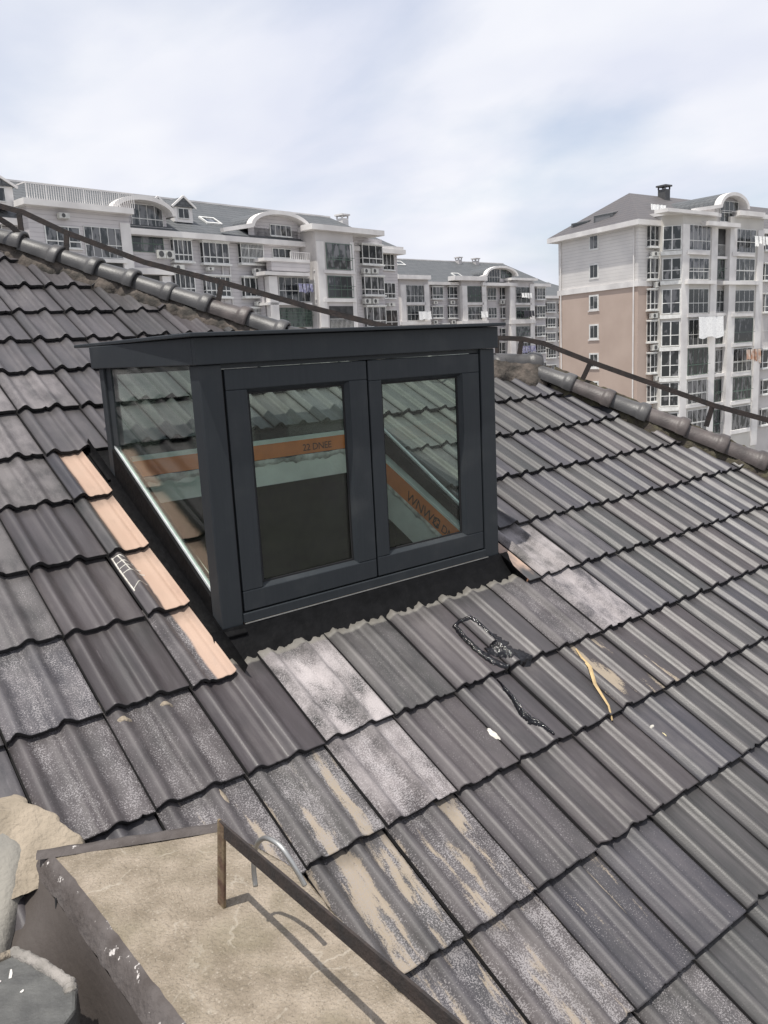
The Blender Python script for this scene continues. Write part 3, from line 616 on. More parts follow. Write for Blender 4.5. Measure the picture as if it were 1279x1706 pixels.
# top outline: back-left, back-right, right edge, front, left edge
right = [(.064,-1.288),(.10,-1.40),(.122,-1.52),(.128,-1.60),(.112,-1.72),(.10,-1.80),(.082,-1.93),(.069,-2.04),(.072,-2.2),(.08,-2.6),(.08,-2.9)]
left = [(-.315,-1.088),(-.307,-1.23),(-.303,-1.40),(-.300,-1.60),(-.296,-1.81),(-.295,-2.2),(-.295,-2.9)]
NT = 90; KT = 26
def lerp_poly(pl, y):
    for a, b in zip(pl, pl[1:]):
        if b[1] <= y <= a[1]: return a[0]+(b[0]-a[0])*(y-a[1])/(b[1]-a[1])
    return pl[0][0] if y > pl[0][1] else pl[-1][0]
vs_ = []
for i in range(NT+1):
    f = i/NT
    for k in range(KT+1):
        g_ = k/KT
        ys = -1.088+(-1.288+1.088)*g_          # slanted back edge
        y = ys+(-2.9-ys)*f
        xl, xr = lerp_poly(left, y), lerp_poly(right, y)
        if f == 0: x = -.315+(.064+.315)*g_
        else: x = xl+(xr+.008*noise.noise(Vector((y*14, 1, 1)))-xl)*g_
        z = ZP+.005*noise.noise(Vector((x*7, y*7, 0)))+.0022*noise.noise(Vector((x*35, y*35, 4)))-(.010 if k in (KT,) else 0)
        vs_.append((x, y, z))
fs = [(i*(KT+1)+k, (i+1)*(KT+1)+k, (i+1)*(KT+1)+k+1, i*(KT+1)+k+1) for i in range(NT) for k in range(KT)]
# body skirt
top_r = [(x, y) for x, y in right]
PB().add(vs_, fs).build('coping_top', M_CONC, smooth=True)
sk = PB(); pr = [(-.315,-1.088)]+right
sk.add([(x, y, ZP-.008) for x, y in pr]+[(x, y, ZP-1.1) for x, y in pr], [(i, i+1, len(pr)+i+1, len(pr)+i) for i in range(len(pr)-1)]); sk.build('wall_side', M_CONC)
# rendered edge: rounded nosing then the flared side face
mb = PB(); rows = []; ys = [-1.062-.03*i for i in range(62)]
vs_ = []; PR = [(0,0,.004),(-.010,.0,.003),(-.020,0,-.006),(-.032,0,-.022),(-.043,0,-.045)]
for i, y in enumerate(ys):
    xl = lerp_poly(left, y); n_ = .004*noise.noise(Vector((y*12, 3, 0)))
    for (dx_, _, dz_) in PR: vs_.append((xl+dx_+n_+.004*noise.noise(Vector((y*30, dx_*90, 0))), y, ZP+dz_+.003*noise.noise(Vector((y*26, dx_*60, 5)))))
K = len(PR); mb.add(vs_, [(i*K+k, i*K+k+1, (i+1)*K+k+1, (i+1)*K+k) for i in range(len(ys)-1) for k in range(K-1)]).build('worn_nosing', M_CHIP, smooth=True)
mb = PB(); vs_ = []
for i, y in enumerate(ys):
    xl = lerp_poly(left, y)
    for k in range(9):
        q_ = min(1, max(0, (-1.19-y)/.26)); fa = ((0,0),(.020,.025),(.045,.045),(.07,.062),(.10,.082),(.14,.11),(.2,.15),(.3,.21),(.4,.3))[k]; fb = ((0,0),(.010,.05),(.018,.12),(.026,.2),(.04,.3),(.055,.4),(.08,.5),(.12,.6),(.3,.75))[k]; fl = fa[0]+(fb[0]-fa[0])*q_; dz = fa[1]+(fb[1]-fa[1])*q_; vs_.append((xl-.043-fl, y-.02*min(1, k/4), ZP-.045-dz))
mb.add(vs_, [(i*9+k, i*9+k+1, (i+1)*9+k+1, (i+1)*9+k) for i in range(len(ys)-1) for k in range(8)]).build('wall_side', M_BROWN, smooth=True)
# back lip, brown mortar line along the tiles
mb = PB(); vs_ = []
for i in range(31):
    f = i/30; x = -.345+.41*f; y = -1.066-.212*f; a = .004*noise.noise(Vector((f*9, 2, 0)))
    for dy_, dz_ in ((-.022, .002), (-.010, .012+a), (.008, .010+a), (.018, -.01), (.02, -.14)): vs_.append((x+dy_*.45, y+dy_, ZP+dz_))
mb.add(vs_, [(i*5+k, (i+1)*5+k, (i+1)*5+k+1, i*5+k+1) for i in range(30) for k in range(4)]).build('back_lip', M_CHIP, smooth=True)
# groove in the side face
PB().tube([(-.352,-1.225,-.535),(-.362,-1.245,-.60),(-.378,-1.27,-.70),(-.40,-1.30,-.80)], .0025, 6).build('joint_crack', M_DECK)
# cement fillet left of the parapet
M_CEM = mat('grey_cement', (.245, .23, .20), .95, c2=(.18, .172, .155), scale=4, bump=.5, bscale=70)
M_CEMT = mat('sandy_mortar', (.31, .26, .20), .95, c2=(.22, .185, .14), scale=12, bump=1, bscale=60)
cf = thing('cement_fillet', 'smooth grey cement fillet with sandy cracked mortar edge, left of the parapet', 'cement fillet', P3(-.5, 1.1))
def fil(name, m, fx0, fx1, fs0, fs1, hh, seed, nx_=46, ny_=46):
    mb = MB(); vs_ = []
    for i in range(nx_+1):
        for k in range(ny_+1):
            a, b_ = i/nx_, k/ny_; s0, s1 = fs0(a), fs1(a); s_ = s0+(s1-s0)*b_; X = fx0(b_)+(fx1(b_)-fx0(b_))*a
            e = min(a*8, (1-a)*26, b_*4, 1); h = hh*max(0, e)**.6-.02*(1-max(0, min(1, e)))+.004*noise.noise(Vector((X*20, s_*20, seed)))+.003*noise.noise(Vector((X*60, s_*60, seed)))
            vs_.append(P3(X, s_, h)-P3(-.5, 1.1))
    return mb.add(vs_, [(i*(ny_+1)+k, i*(ny_+1)+k+1, (i+1)*(ny_+1)+k+1, (i+1)*(ny_+1)+k) for i in range(nx_) for k in range(ny_)]).build(name, m, cf, smooth=True)
fil('mortar_edge', M_CEMT, lambda b: -.62+.0*b, lambda b: -.335+.12*min(1, b*1.6)+.008*math.sin(b*19)+.003*math.sin(b*47), lambda a: .895+.020*math.sin(a*9)+.006*math.sin(a*27), lambda a: 1.25, .034, 3)
fil('cement_surface', M_CEM, lambda b: -.95, lambda b: -.318-.130*max(0, (b-.1)/.6), lambda a: max(.95, 1.08-(1-a)*1.5)+.004*math.sin(a*60), lambda a: 1.45+.05*(1-a), .040, 5)
# broken hip end, lower left corner
bt = thing('mortar_capped_tile', 'broken greenish tile block with pale lumpy mortar rim at the bottom left corner', 'broken tile', (-.49, -1.45, -.55))
BO = Vector((-.49, -1.45, -.55)); poly = [(-.70,-1.30),(-.515,-1.335),(-.478,-1.322),(-.434,-1.407),(-.401,-1.520),(-.429,-1.595),(-.50,-1.65),(-.66,-1.68)]
mb = MB(); mb.prism([(x-BO.x, y-BO.y) for x, y in poly], -.075, 0); mb.build('tile_block', mat('greenish_grey_glaze', (.10, .10, .095), .55, c2=(.06, .06, .058), scale=16, bump=.4), bt, bevel=.008)
M_RIM = mat('pale_mortar', (.27, .25, .23), .95, c2=(.16, .15, .135), scale=20, bump=1, bscale=60)
rim = MB(); path = [Vector((-.470,-1.327,0)),Vector((-.452,-1.365,0)),Vector((-.436,-1.405,0)),Vector((-.418,-1.462,0)),Vector((-.404,-1.515,0)),Vector((-.410,-1.545,0))]
fine_ = []
for a, b_ in zip(path, path[1:]):
    for i in range(6): fine_.append(a+(b_-a)*i/6)
rim.tube([Vector((p.x-BO.x-.012, p.y-BO.y-.002, -.002+.003*noise.noise(Vector((i*.9, 0, 0))))) for i, p in enumerate(fine_)], [.014*(1+.35*noise.noise(Vector((i*.7, 5, 0)))) for i in range(len(fine_))], 10)
rim.build('mortar_rim', M_RIM, bt, smooth=True)
MB().tube([Vector((-.69-BO.x, -1.315-BO.y, .002)), Vector((-.58-BO.x,-1.330-BO.y,.003)), Vector((-.487-BO.x,-1.334-BO.y,.0))], [.011,.012,.011], 10).build('mortar_rim', M_CEMT, bt, smooth=True)
for x, y, l_, a_, w_ in ((-.505,-1.40,.028,.3,.006),(-.470,-1.375,.016,-.6,.004),(-.535,-1.41,.018,1.2,.006),(-.50,-1.47,.008,.9,.005)):
    c_, s_ = math.cos(a_), math.sin(a_); pl = [(-l_/2,-w_/2),(l_/2,-w_*.2),(l_/2,w_*.4),(0,w_*.7),(-l_/2,w_/2)]
    ch = MB(); ch.prism([(x-BO.x+p*s_+q*c_, y-BO.y+p*c_-q*s_) for p, q in pl], .0005, .002)
    ch.build('paint_splash', mat('white_splash', (.55, .53, .50), .9), bt)
# flat iron rail over the parapet
ra = thing('lightning_strip', 'flat rusty iron strip on one upright bracket, bolted to the tan concrete parapet', 'lightning conductor', (-.079, -1.573, -.5))
RO = Vector((-.079, -1.573, -.5))
mb = MB(); mb.bar((0,-.038,.215),(0,-1.1,.235),.006,.036,(0,0,1)).bar((0,-.036,.2325),(0,-.060,.2325),.006,.004)
mb.build('strip', M_IRON, ra, bevel=.0012)
M_POST = mat('rust_and_flaking_paint', (.20, .155, .09), .8, c2=(.09, .045, .03), scale=22, bump=.6, bscale=80)
MB().bar((0,.004,-.03),(0,-.045,.232),.007,.030,(0,1,0)).build('bracket', M_POST, ra, bevel=.001)
hk = thing('steel_hook', 'bent grey steel wire hook hanging over the iron strip', 'hook', (-.049, -1.75, -.3))
HO = Vector((-.049, -1.75, -.3))
hp = [(-.055,-1.706,-.392),(-.053,-1.700,-.365),(-.051,-1.700,-.335),(-.049,-1.708,-.305),(-.049,-1.727,-.277),(-.048,-1.755,-.255),(-.046,-1.788,-.247),(-.042,-1.815,-.253),(-.036,-1.836,-.275),(-.028,-1.855,-.305),(-.024,-1.863,-.322)]
pts = [Vector(p)-HO for p in hp]; sm = []
for i in range(len(pts)-1):
    p0, p1, p2, p3 = pts[max(i-1,0)], pts[i], pts[i+1], pts[min(i+2,len(pts)-1)]
    for k in range(4):
        q = k/4; sm.append(.5*((2*p1)+(-p0+p2)*q+(2*p0-5*p1+4*p2-p3)*q*q+(-p0+3*p1-3*p2+p3)*q**3))
MB().tube(sm+[pts[-1]], .0055, 10).build('wire', M_STEEL, hk, smooth=True)
# ------------------------------------------------------------------ things lying on the tiles
def hs(X, s_):      # height of the tile surface
    u = (X/TW) % 1; r = math.ceil(s_/G-1e-6); S1, S0 = rowS(r), rowS(r-1)
    if s_ > S1: r += 1; S1, S0 = rowS(r), rowS(r-1)
    if s_ < S0: r -= 1; S1, S0 = rowS(r), rowS(r-1)
    v = (s_-S0+.052)/(S1-S0+.052)
    return HUMP*prof(u)-.026*(1-v)+.004
def blob_path(pts, widths, name, label, m, cat, thick=.006, seed=0, nl=5):
    P = []; 
    for i in range(len(pts)-1):
        n = 14
        for k in range(n):
            q = k/n; P.append((pts[i][0]+(pts[i+1][0]-pts[i][0])*q, pts[i][1]+(pts[i+1][1]-pts[i][1])*q, widths[i]+(widths[i+1]-widths[i])*q))
    P.append((*pts[-1], widths[-1])); mb = MB(); K = 9; vs_ = []; o0 = P3(pts[0][0], pts[0][1])
    for i, (x, s_, w_) in enumerate(P):
        a = P[max(i-1,0)]; b_ = P[min(i+1,len(P)-1)]; dx_, ds_ = b_[0]-a[0], b_[1]-a[1]; l_ = math.hypot(dx_, ds_) or 1; nx_, ns_ = ds_/l_, -dx_/l_
        wl = w_*(1+.5*noise.noise(Vector((i*.33, seed, 0)))+.25*noise.noise(Vector((i*1.1, seed, 3))))
        for k in range(K):
            f = -1+2*k/(K-1); xx, ss = x+nx_*f*wl, s_+ns_*f*wl
            hh = hs(xx, ss)+thick*(1-abs(f)**2.2)*(1+.6*noise.noise(Vector((i*.7, k*.9, seed))))+.0002-(.003 if abs(f) == 1 else 0)
            vs_.append(P3(xx, ss, hh)-o0)
    mb.add(vs_, [(i*K+k, (i+1)*K+k, (i+1)*K+k+1, i*K+k+1) for i in range(len(P)-1) for k in range(K-1)])
    o = mb.build(name, m, None, smooth=True); o.location = o0; return tag(o, label, cat)
t1 = thing('tar_spill', 'glossy black tar run smeared over the tiles right below the dormer', 'tar spill', P3(1.453, .856))
def sub(o): 
    o.parent = t1; o.location = o.location-t1.location
    for k in ('label', 'category'): del o[k]
    return o
sub(blob_path([(1.453,.850),(1.442,.921),(1.441,1.017),(1.455,1.085),(1.492,1.145)], [.010,.015,.015,.018,.016], 'tar_run', 'x', M_TAR, 'tar', .010, 1))
sub(blob_path([(1.455,.852),(1.50,.835),(1.535,.86),(1.552,.925),(1.565,.985),(1.577,1.04)], [.007,.009,.011,.018,.034,.034], 'tar_run', 'x', M_TAR, 'tar', .006, 2))
sub(blob_path([(1.47,1.03),(1.515,1.045),(1.56,1.08),(1.60,1.125),(1.625,1.150)], [.018,.038,.052,.040,.020], 'tar_run', 'x', M_TAR, 'tar', .010, 3))
blob_path([(1.408,1.170),(1.386,1.222),(1.378,1.282),(1.366,1.349),(1.368,1.397),(1.388,1.439),(1.394,1.487)], [.005,.008,.008,.010,.012,.014,.010], 'tar_spill', 'thin black tar streak trickling down one tile below the larger tar smear', M_TAR, 'tar spill', .006, 4)
# dry straw
st = MB(); pl = [(1.893,1.172,.006,.0025),(1.865,1.225,.007,.005),(1.825,1.295,.012,.0085),(1.790,1.365,.010,.007),(1.745,1.475,.008,.004),(1.722,1.526,.006,.003)]; o0 = P3(1.893, 1.172); vs_ = []
for x, s_, dh, w_ in pl:
    h = hs(x, s_)+dh
    for sg in (-1, 1): vs_.append(P3(x+sg*w_, s_+sg*w_*.4, h+.001*sg)-o0)
    vs_.append(P3(x, s_, h+.0035)-o0)
st.add(vs_, [(i*3+a, i*3+b_, (i+1)*3+b_, (i+1)*3+a) for i in range(len(pl)-1) for a, b_ in ((0,2),(2,1),(1,0))])
o = st.build('dry_straw', mat('dry_straw', (.52, .38, .19), .8, c2=(.38, .28, .15), scale=30)); o.location = o0; tag(o, 'single dry yellow straw blade lying across a tile right of the tar', 'straw')
# droppings and crumbs
def splat(spots, name, label, m, cat):
    o0 = P3(spots[0][0], spots[0][1]); mb = MB()
    for x, s_, rx, rs, sd_ in spots:
        n = 22; rings = 4; vs_ = [P3(x, s_, hs(x, s_)+.005)-o0]
        for q in range(1, rings+1):
            for k in range(n):
                a = 2*PI*k/n; rr = (q/rings)*(1+.38*noise.noise(Vector((math.cos(a)*1.6, math.sin(a)*1.6, sd_)))+.3*noise.noise(Vector((math.cos(a)*4, math.sin(a)*4, sd_))))
                xx, ss = x+math.cos(a)*rx*rr, s_+math.sin(a)*rs*rr; vs_.append(P3(xx, ss, hs(xx, ss)+(.004*(1-(q/rings)**2))-(.002 if q == rings else 0)+.0004)-o0)
        fs = [(0, 1+(k+1) % n, 1+k) for k in range(n)]
        for q in range(rings-1): fs += [(1+q*n+k, 1+q*n+(k+1) % n, 1+(q+1)*n+(k+1) % n, 1+(q+1)*n+k) for k in range(n)]
        mb.add(vs_, fs)
    o = mb.build(name, m, smooth=True); o.location = o0; return tag(o, label, cat, 'mortar crumbs on the tiles' if name == 'mortar_crumb' else None)
M_DROP = mat('chalky_white', (.62, .60, .55), .95, c2=(.45, .43, .38), scale=60)
splat([(1.195,1.370,.014,.030,1)], 'bird_dropping', 'chalky white bird dropping on a grey tile left of the tar streak', M_DROP, 'bird dropping')
splat([(1.832,1.630,.014,.006,5)], 'mortar_crumb', 'small flat pale mortar flake on a tile below the straw', M_DROP, 'mortar crumb')
splat([(1.875,1.674,.006,.013,7)], 'mortar_crumb', 'small yellowish mortar crumb just right of the pale flake below the straw', mat('yellowish_crumb', (.50, .44, .26), .95), 'mortar crumb')
splat([(.200,1.190,.014,.026,8)], 'mortar_crumb', 'round tan mortar blob on the tile above the iron bracket', M_CEMT, 'mortar crumb')

splat([(.045,.800,.026,.012,12)], 'mortar_crumb', 'tan mortar pad peeping out under the tile lap, left of its twin, above the parapet', M_CEMT, 'mortar crumb')
splat([(.192,.792,.028,.010,13)], 'mortar_crumb', 'tan mortar pad peeping out under the tile lap, right of its twin, above the parapet', M_CEMT, 'mortar crumb')
cs = thing('cement_smear', 'white ladder-like cement smear on the sawn pinkish tile left of the dormer', 'cement smear', P3(.312, .02))
for pts_ in ([(.310,.012),(.309,.09),(.310,.17),(.311,.235)], [(.311,.018),(.335,.022),(.362,.050),(.372,.075)], [(.312,.055),(.340,.062),(.368,.082)], [(.312,.088),(.345,.092),(.385,.118)], [(.312,.120),(.350,.128),(.388,.150)], [(.311,.225),(.340,.205),(.372,.212)], [(.328,.02),(.333,.07),(.338,.125)]):
    o = blob_path(pts_, [.0022]*len(pts_), 'streak', 'x', M_DROP, 'x', .0012, len(pts_)); o.parent = cs; o.location = o.location-cs.location
    for k in ('label', 'category'): del o[k]
# ------------------------------------------------------------------ apartment blocks
# every row: kind, left, bottom, right, top, depth offset, panes (metres in the facade's own frame)
FEAT = {'LB':[('w',-26.0,8.15,-23.57,9.51,-1.5,3),
('B',-23.28,7.63,-20.38,9.64,-1.5,5),
('o',-23.28,6.37,-20.61,7.4,-1.5,0),
('c',-20.55,5.68,-19.75,10.03,-1.6,0),
('a',-25.09,9.92,-24.3,10.29,-1.5,0),
('s',-27.42,10.58,-19.66,10.96,-2.1,0),
('s',-23.37,7.34,-20.33,7.58,-1.7,0),
('v',-27.04,11.0,-19.44,11.98,-1.9,0),
('B',-18.58,10.09,-15.95,11.72,0,4),
('B',-18.76,8.4,-16.12,9.71,0,3),
('s',-18.89,9.73,-15.38,10.15,-0.3,0),
('s',-19.62,6.72,-16.21,7.13,-1.2,0),
('o',-19.14,5.63,-16.77,6.73,-0.6,0),
('c',-17.15,4.94,-16.42,6.65,-1.0,0),
('a',-17.24,7.89,-15.84,8.48,-0.5,0),
('a',-15.87,7.09,-14.85,7.53,-0.3,0),
('b',-15.51,7.84,-13.83,9.41,0,4),
('b',-15.64,5.38,-13.84,6.97,0,4),
('b',-15.65,3.02,-13.9,4.49,0,4),
('b',-12.84,7.78,-10.34,9.37,0,4),
('b',-12.85,5.28,-10.45,6.83,0,5),
('b',-12.83,2.97,-10.53,4.31,0,4),
('b',-9.14,7.92,-6.74,9.48,0,-6),
('b',-9.05,5.32,-6.63,6.84,0,4),
('b',-9.18,2.91,-6.56,4.4,0,-6),
('a',-8.08,7.11,-7.32,7.54,-0.2,0),
('a',-12.68,7.2,-12.05,7.47,-0.2,0),
('a',-8.1,4.58,-7.33,4.92,-0.2,0),
('p',-10.92,2.96,-10.8,9.2,0,0),
('p',-10.18,2.95,-10.06,9.7,0,0),
('w',-5.75,10.26,-3.39,11.18,-0.2,4),
('w',-5.67,8.52,-3.57,9.3,-0.2,3),
('s',-7.88,8.04,-2.82,8.28,-1.7,0),
('f',-7.08,7.3,-2.77,8.07,-1.6,0),
('s',-8.1,6.92,-3.12,7.2,-1.9,0),
('c',-7.57,3.05,-6.66,6.85,-1.7,0),
('B',-5.95,4.88,-2.37,6.9,-1.0,5),
('s',-7.85,4.58,-2.87,4.78,-1.7,0),
('B',-6.04,2.8,-2.3,4.39,-1.0,-8),
('r',-4.89,8.26,-2.69,8.89,-1.6,0),
('c',-2.33,2.7,-1.46,9.82,-2.1,0),
('B',-1.16,7.59,2.07,9.76,-2.0,4),
('B',-1.17,5.19,2.01,7.03,-2.0,4),
('o',-1.18,2.51,2.02,4.48,-2.0,0),
('s',-1.64,7.22,2.27,7.47,-2.15,0),
('s',-1.85,4.82,2.22,5.13,-2.15,0),
('w',-2.35,7.49,-1.7,9.62,-1.6,2),
('w',-2.37,5.1,-1.65,6.95,-1.6,2),
('c',1.82,2.64,2.36,9.96,-2.05,0),
('s',-3.09,10.69,6.05,11.14,-2.5,0),
('b',4.54,8.34,7.38,10.06,-0.6,3),
('b',4.64,5.57,7.42,7.26,-0.6,3),
('b',4.74,2.65,7.46,4.53,-0.6,3),
('a',4.37,7.43,5.35,7.91,-0.8,0),
('a',5.52,7.46,6.69,7.95,-0.8,0),
('a',4.31,4.73,5.22,5.22,-0.8,0),
('a',5.47,4.74,6.31,5.23,-0.8,0),
('w',8.45,8.02,10.13,9.53,0,3),
('w',8.42,5.37,10.11,6.84,0,3),
('w',8.39,2.63,10.28,4.29,0,2),
('a',8.35,4.56,9.51,4.9,-0.2,0),
('s',7.48,9.67,10.84,10.16,-0.7,0),
('p',3.84,2.69,4.01,10.33,-0.6,0),
('p',-2.08,2.79,-1.94,10.09,-0.6,0)],'RB':[('b',1.17,8.38,3.96,10.2,0,4),
('b',1.23,5.54,3.95,7.39,0,4),
('b',1.28,2.86,3.93,4.63,0,4),
('b',1.33,-0.02,4.0,1.84,0,4),
('b',1.39,-2.83,4.08,-1.06,0,4),
('b',1.44,-5.51,4.15,-3.94,0,4),
('b',1.49,-8.36,4.23,-6.65,0,4),
('a',1.36,7.5,2.26,7.92,-0.2,0),
('a',1.87,4.77,3.14,5.31,-0.2,0),
('a',1.3,2.06,2.2,2.54,-0.2,0),
('a',2.38,2.04,3.4,2.52,-0.2,0),
('a',1.53,-0.83,3.38,-0.29,-0.2,0),
('a',2.05,-3.6,3.26,-3.16,-0.2,0),
('c',3.6,-8.53,4.64,10.17,-2.1,0),
('c',8.16,-9.0,9.17,10.15,-2.1,0),
('c',11.27,-10.55,12.44,10.28,-2.1,0),
('c',16.2,-11.11,17.34,10.14,-2.1,0),
('B',4.59,7.98,8.03,10.18,-2,5),
('B',4.59,5.38,7.86,7.29,-2,4),
('B',4.7,2.35,7.9,4.57,-2,4),
('B',4.8,-0.55,7.93,1.81,-2,4),
('B',4.81,-3.28,8.06,-0.83,-2,4),
('B',4.81,-5.99,7.99,-3.78,-2,4),
('B',4.91,-8.74,8.12,-6.56,-2,4),
('s',4.23,7.58,7.77,7.95,-2.2,0),
('s',4.02,4.97,8.66,5.29,-2.4,0),
('s',4.44,2.02,7.94,2.29,-2.2,0),
('s',4.55,-3.61,8.01,-3.33,-2.2,0),
('s',4.55,-6.31,8.13,-6.03,-2.2,0),
('s',4.54,-0.77,7.87,-0.55,-2.2,0),
('B',12.09,7.96,15.84,10.13,-2,4),
('B',12.14,5.31,15.81,7.4,-2,4),
('B',12.31,2.34,15.91,4.46,-2,4),
('B',12.37,-0.56,15.88,1.76,-2,-1),
('B',12.43,-3.45,15.85,-1.14,-2,4),
('B',12.48,-6.2,15.93,-3.98,-2,5),
('B',12.55,-9.23,16.02,-6.85,-2,-1),
('s',10.08,4.93,16.52,5.27,-2.4,0),
('s',11.61,7.59,15.57,7.93,-2.2,0),
('s',11.84,1.93,15.64,2.28,-2.2,0),
('s',12.0,-0.96,15.62,-0.61,-2.2,0),
('s',12.06,-3.84,15.59,-3.49,-2.2,0),
('s',12.12,-6.64,15.67,-6.28,-2.2,0),
('s',12.28,-9.56,15.88,-9.19,-2.2,0),
('o',9.85,7.67,11.79,10.18,-1.5,0),
('B',9.87,5.51,11.93,7.33,-1.5,3),
('B',10.02,2.42,11.99,4.5,-1.5,3),
('B',9.96,-0.55,12.16,1.74,-1.5,3),
('B',10.1,-3.33,12.21,-1.12,-1.5,3),
('B',10.13,-6.15,12.37,-4.03,-1.5,3),
('B',10.18,-9.25,12.43,-6.98,-1.5,3),
('s',9.17,7.33,11.2,7.55,-1.9,0),
('s',9.43,2.07,11.5,2.35,-1.9,0),
('s',9.37,-0.88,11.56,-0.59,-1.9,0),
('s',9.51,-3.7,11.61,-3.41,-1.9,0),
('s',9.54,-6.5,11.77,-6.21,-1.9,0),
('b',20.67,8.58,23.78,10.56,0,3),
('b',20.79,5.54,24.05,7.25,0,3),
('b',21.02,2.33,24.18,4.19,0,3),
('B',20.98,-0.56,24.41,1.58,0,3),
('b',20.96,-3.48,24.41,-1.56,0,3),
('b',21.17,-6.26,24.66,-4.77,0,3),
('b',21.16,-9.59,24.67,-7.87,0,3),
('s',0.56,10.99,8.31,11.29,-2.6,0),
('s',11.95,11.27,16.45,11.7,-2.6,0),
('s',6.49,10.09,11.77,10.46,-2.8,0)],'MB':[('B',-11.19,6.56,-7.33,8.89,-1.2,5),
('B',-11.12,4.13,-7.48,6.16,-1.2,5),
('c',-12.28,3.29,-11.37,8.92,-1.4,0),
('c',-7.75,3.19,-6.79,8.98,-1.4,0),
('s',-12.98,9.62,-6.75,10.17,-1.8,0),
('s',-11.47,6.22,-7.5,6.55,-1.4,0),
('s',-12.64,3.56,-6.79,4.04,-1.5,0),
('b',-5.12,7.14,-2.89,8.8,0,3),
('b',-5.28,4.46,-3.04,6.05,0,3),
('b',-1.62,7.22,1.22,8.84,0,3),
('b',-1.77,4.4,1.22,6.11,0,3),
('a',-5.04,6.37,-4.3,6.79,-0.2,0),
('a',-1.53,6.36,-0.63,6.87,-0.2,0),
('a',-5.19,3.61,-4.45,4.12,-0.2,0),
('a',-1.42,3.54,-0.64,4.06,-0.2,0),
('c',0.09,3.02,1.14,8.9,-1.4,0),
('c',4.49,2.92,5.45,8.94,-1.4,0),
('B',1.31,6.62,4.94,8.86,-1.2,4),
('B',1.32,4.02,4.82,5.93,-1.2,4),
('s',-1.83,9.63,5.28,10.23,-1.8,0),
('s',1.03,6.17,4.78,6.52,-1.4,0),
('s',-0.37,3.4,5.54,3.92,-1.6,0),
('w',7.18,6.96,9.3,8.83,0,3),
('w',7.35,4.28,9.34,5.89,0,3),
('b',10.17,7.05,12.8,8.86,0,3),
('b',10.21,4.23,12.86,5.87,0,3),
('b',9.96,1.48,12.76,2.67,0,3),
('b',9.87,-1.3,12.83,0.55,0,3),
('b',9.91,-4.29,12.88,-2.61,0,3),
('a',9.73,6.32,10.75,6.86,-0.2,0),
('a',11.04,6.31,12.07,6.86,-0.2,0),
('c',11.06,-2.27,12.24,9.02,-1.4,0),
('c',16.04,-2.51,17.12,9.35,-1.4,0),
('B',12.62,6.42,16.4,8.88,-1.2,3),
('B',12.69,4.02,16.33,5.77,-1.2,4),
('B',12.6,1.34,16.26,2.82,-1.2,4),
('B',12.82,-1.94,16.19,0.31,-1.2,4),
('s',10.96,3.27,17.02,3.92,-1.6,0),
('s',12.18,6.13,16.41,6.4,-1.4,0),
('s',4.39,8.96,12.61,9.4,-1.6,0),
('s',10.92,9.82,17.53,10.18,-1.8,0),
('s',12.02,0.68,16.59,1.15,-1.4,0),
('b',19.08,7.06,21.32,8.85,0,3),
('b',19.01,4.2,21.26,6.01,0,3),
('b',18.94,1.23,21.19,2.86,0,3),
('b',19.03,-1.48,21.3,0.07,0,3),
('b',19.12,-4.61,21.4,-3.05,0,3),
('B',6.8,9.6,9.9,11.55,-0.3,5),
('B',10.19,10.19,12.82,11.44,-0.3,4),
('b',-3.27,2.73,-1.88,3.58,0,2),
('s',18.16,9.08,22.15,9.55,-0.6,0)],'FB':[('b',0.62,5.3,3.06,6.83,0,3),
('b',0.74,2.72,3.02,4.27,0,3),
('b',0.69,0.34,2.98,1.69,0,3),
('b',0.81,-2.58,3.11,-0.91,0,3),
('b',0.93,-5.11,3.24,-3.85,0,3),
('s',-0.54,7.61,3.46,8.11,-0.5,0)]}
random.seed(11)
def frame_grid(mb, a0, a1, z0, z1, y, n, transom=None, t=.06, d=.05, grille=0):
    mb.box(a0, a1, y-d, y, z0, z0+t).box(a0, a1, y-d, y, z1-t, z1).box(a0, a0+t, y-d, y, z0+t, z1-t).box(a1-t, a1, y-d, y, z0+t, z1-t)
    for i in range(1, n):
        x = a0+(a1-a0)*i/n; mb.box(x-t*.4, x+t*.4, y-d*.9, y, z0+t, z1-t)
    if transom: zt = z0+(z1-z0)*transom; mb.box(a0+t, a1-t, y-d*1.05, y, zt-t*.6, zt+t*.6)
    if grille:
        k = int((a1-a0)/.14)
        for i in range(1, k):
            x = a0+(a1-a0)*i/k; mb.box(x-.014, x+.014, y-d-.06, y-d-.035, z0, z1)
        for q in (.25, .75): zt = z0+(z1-z0)*q; mb.box(a0, a1, y-d-.07, y-d-.03, zt-.02, zt+.02)
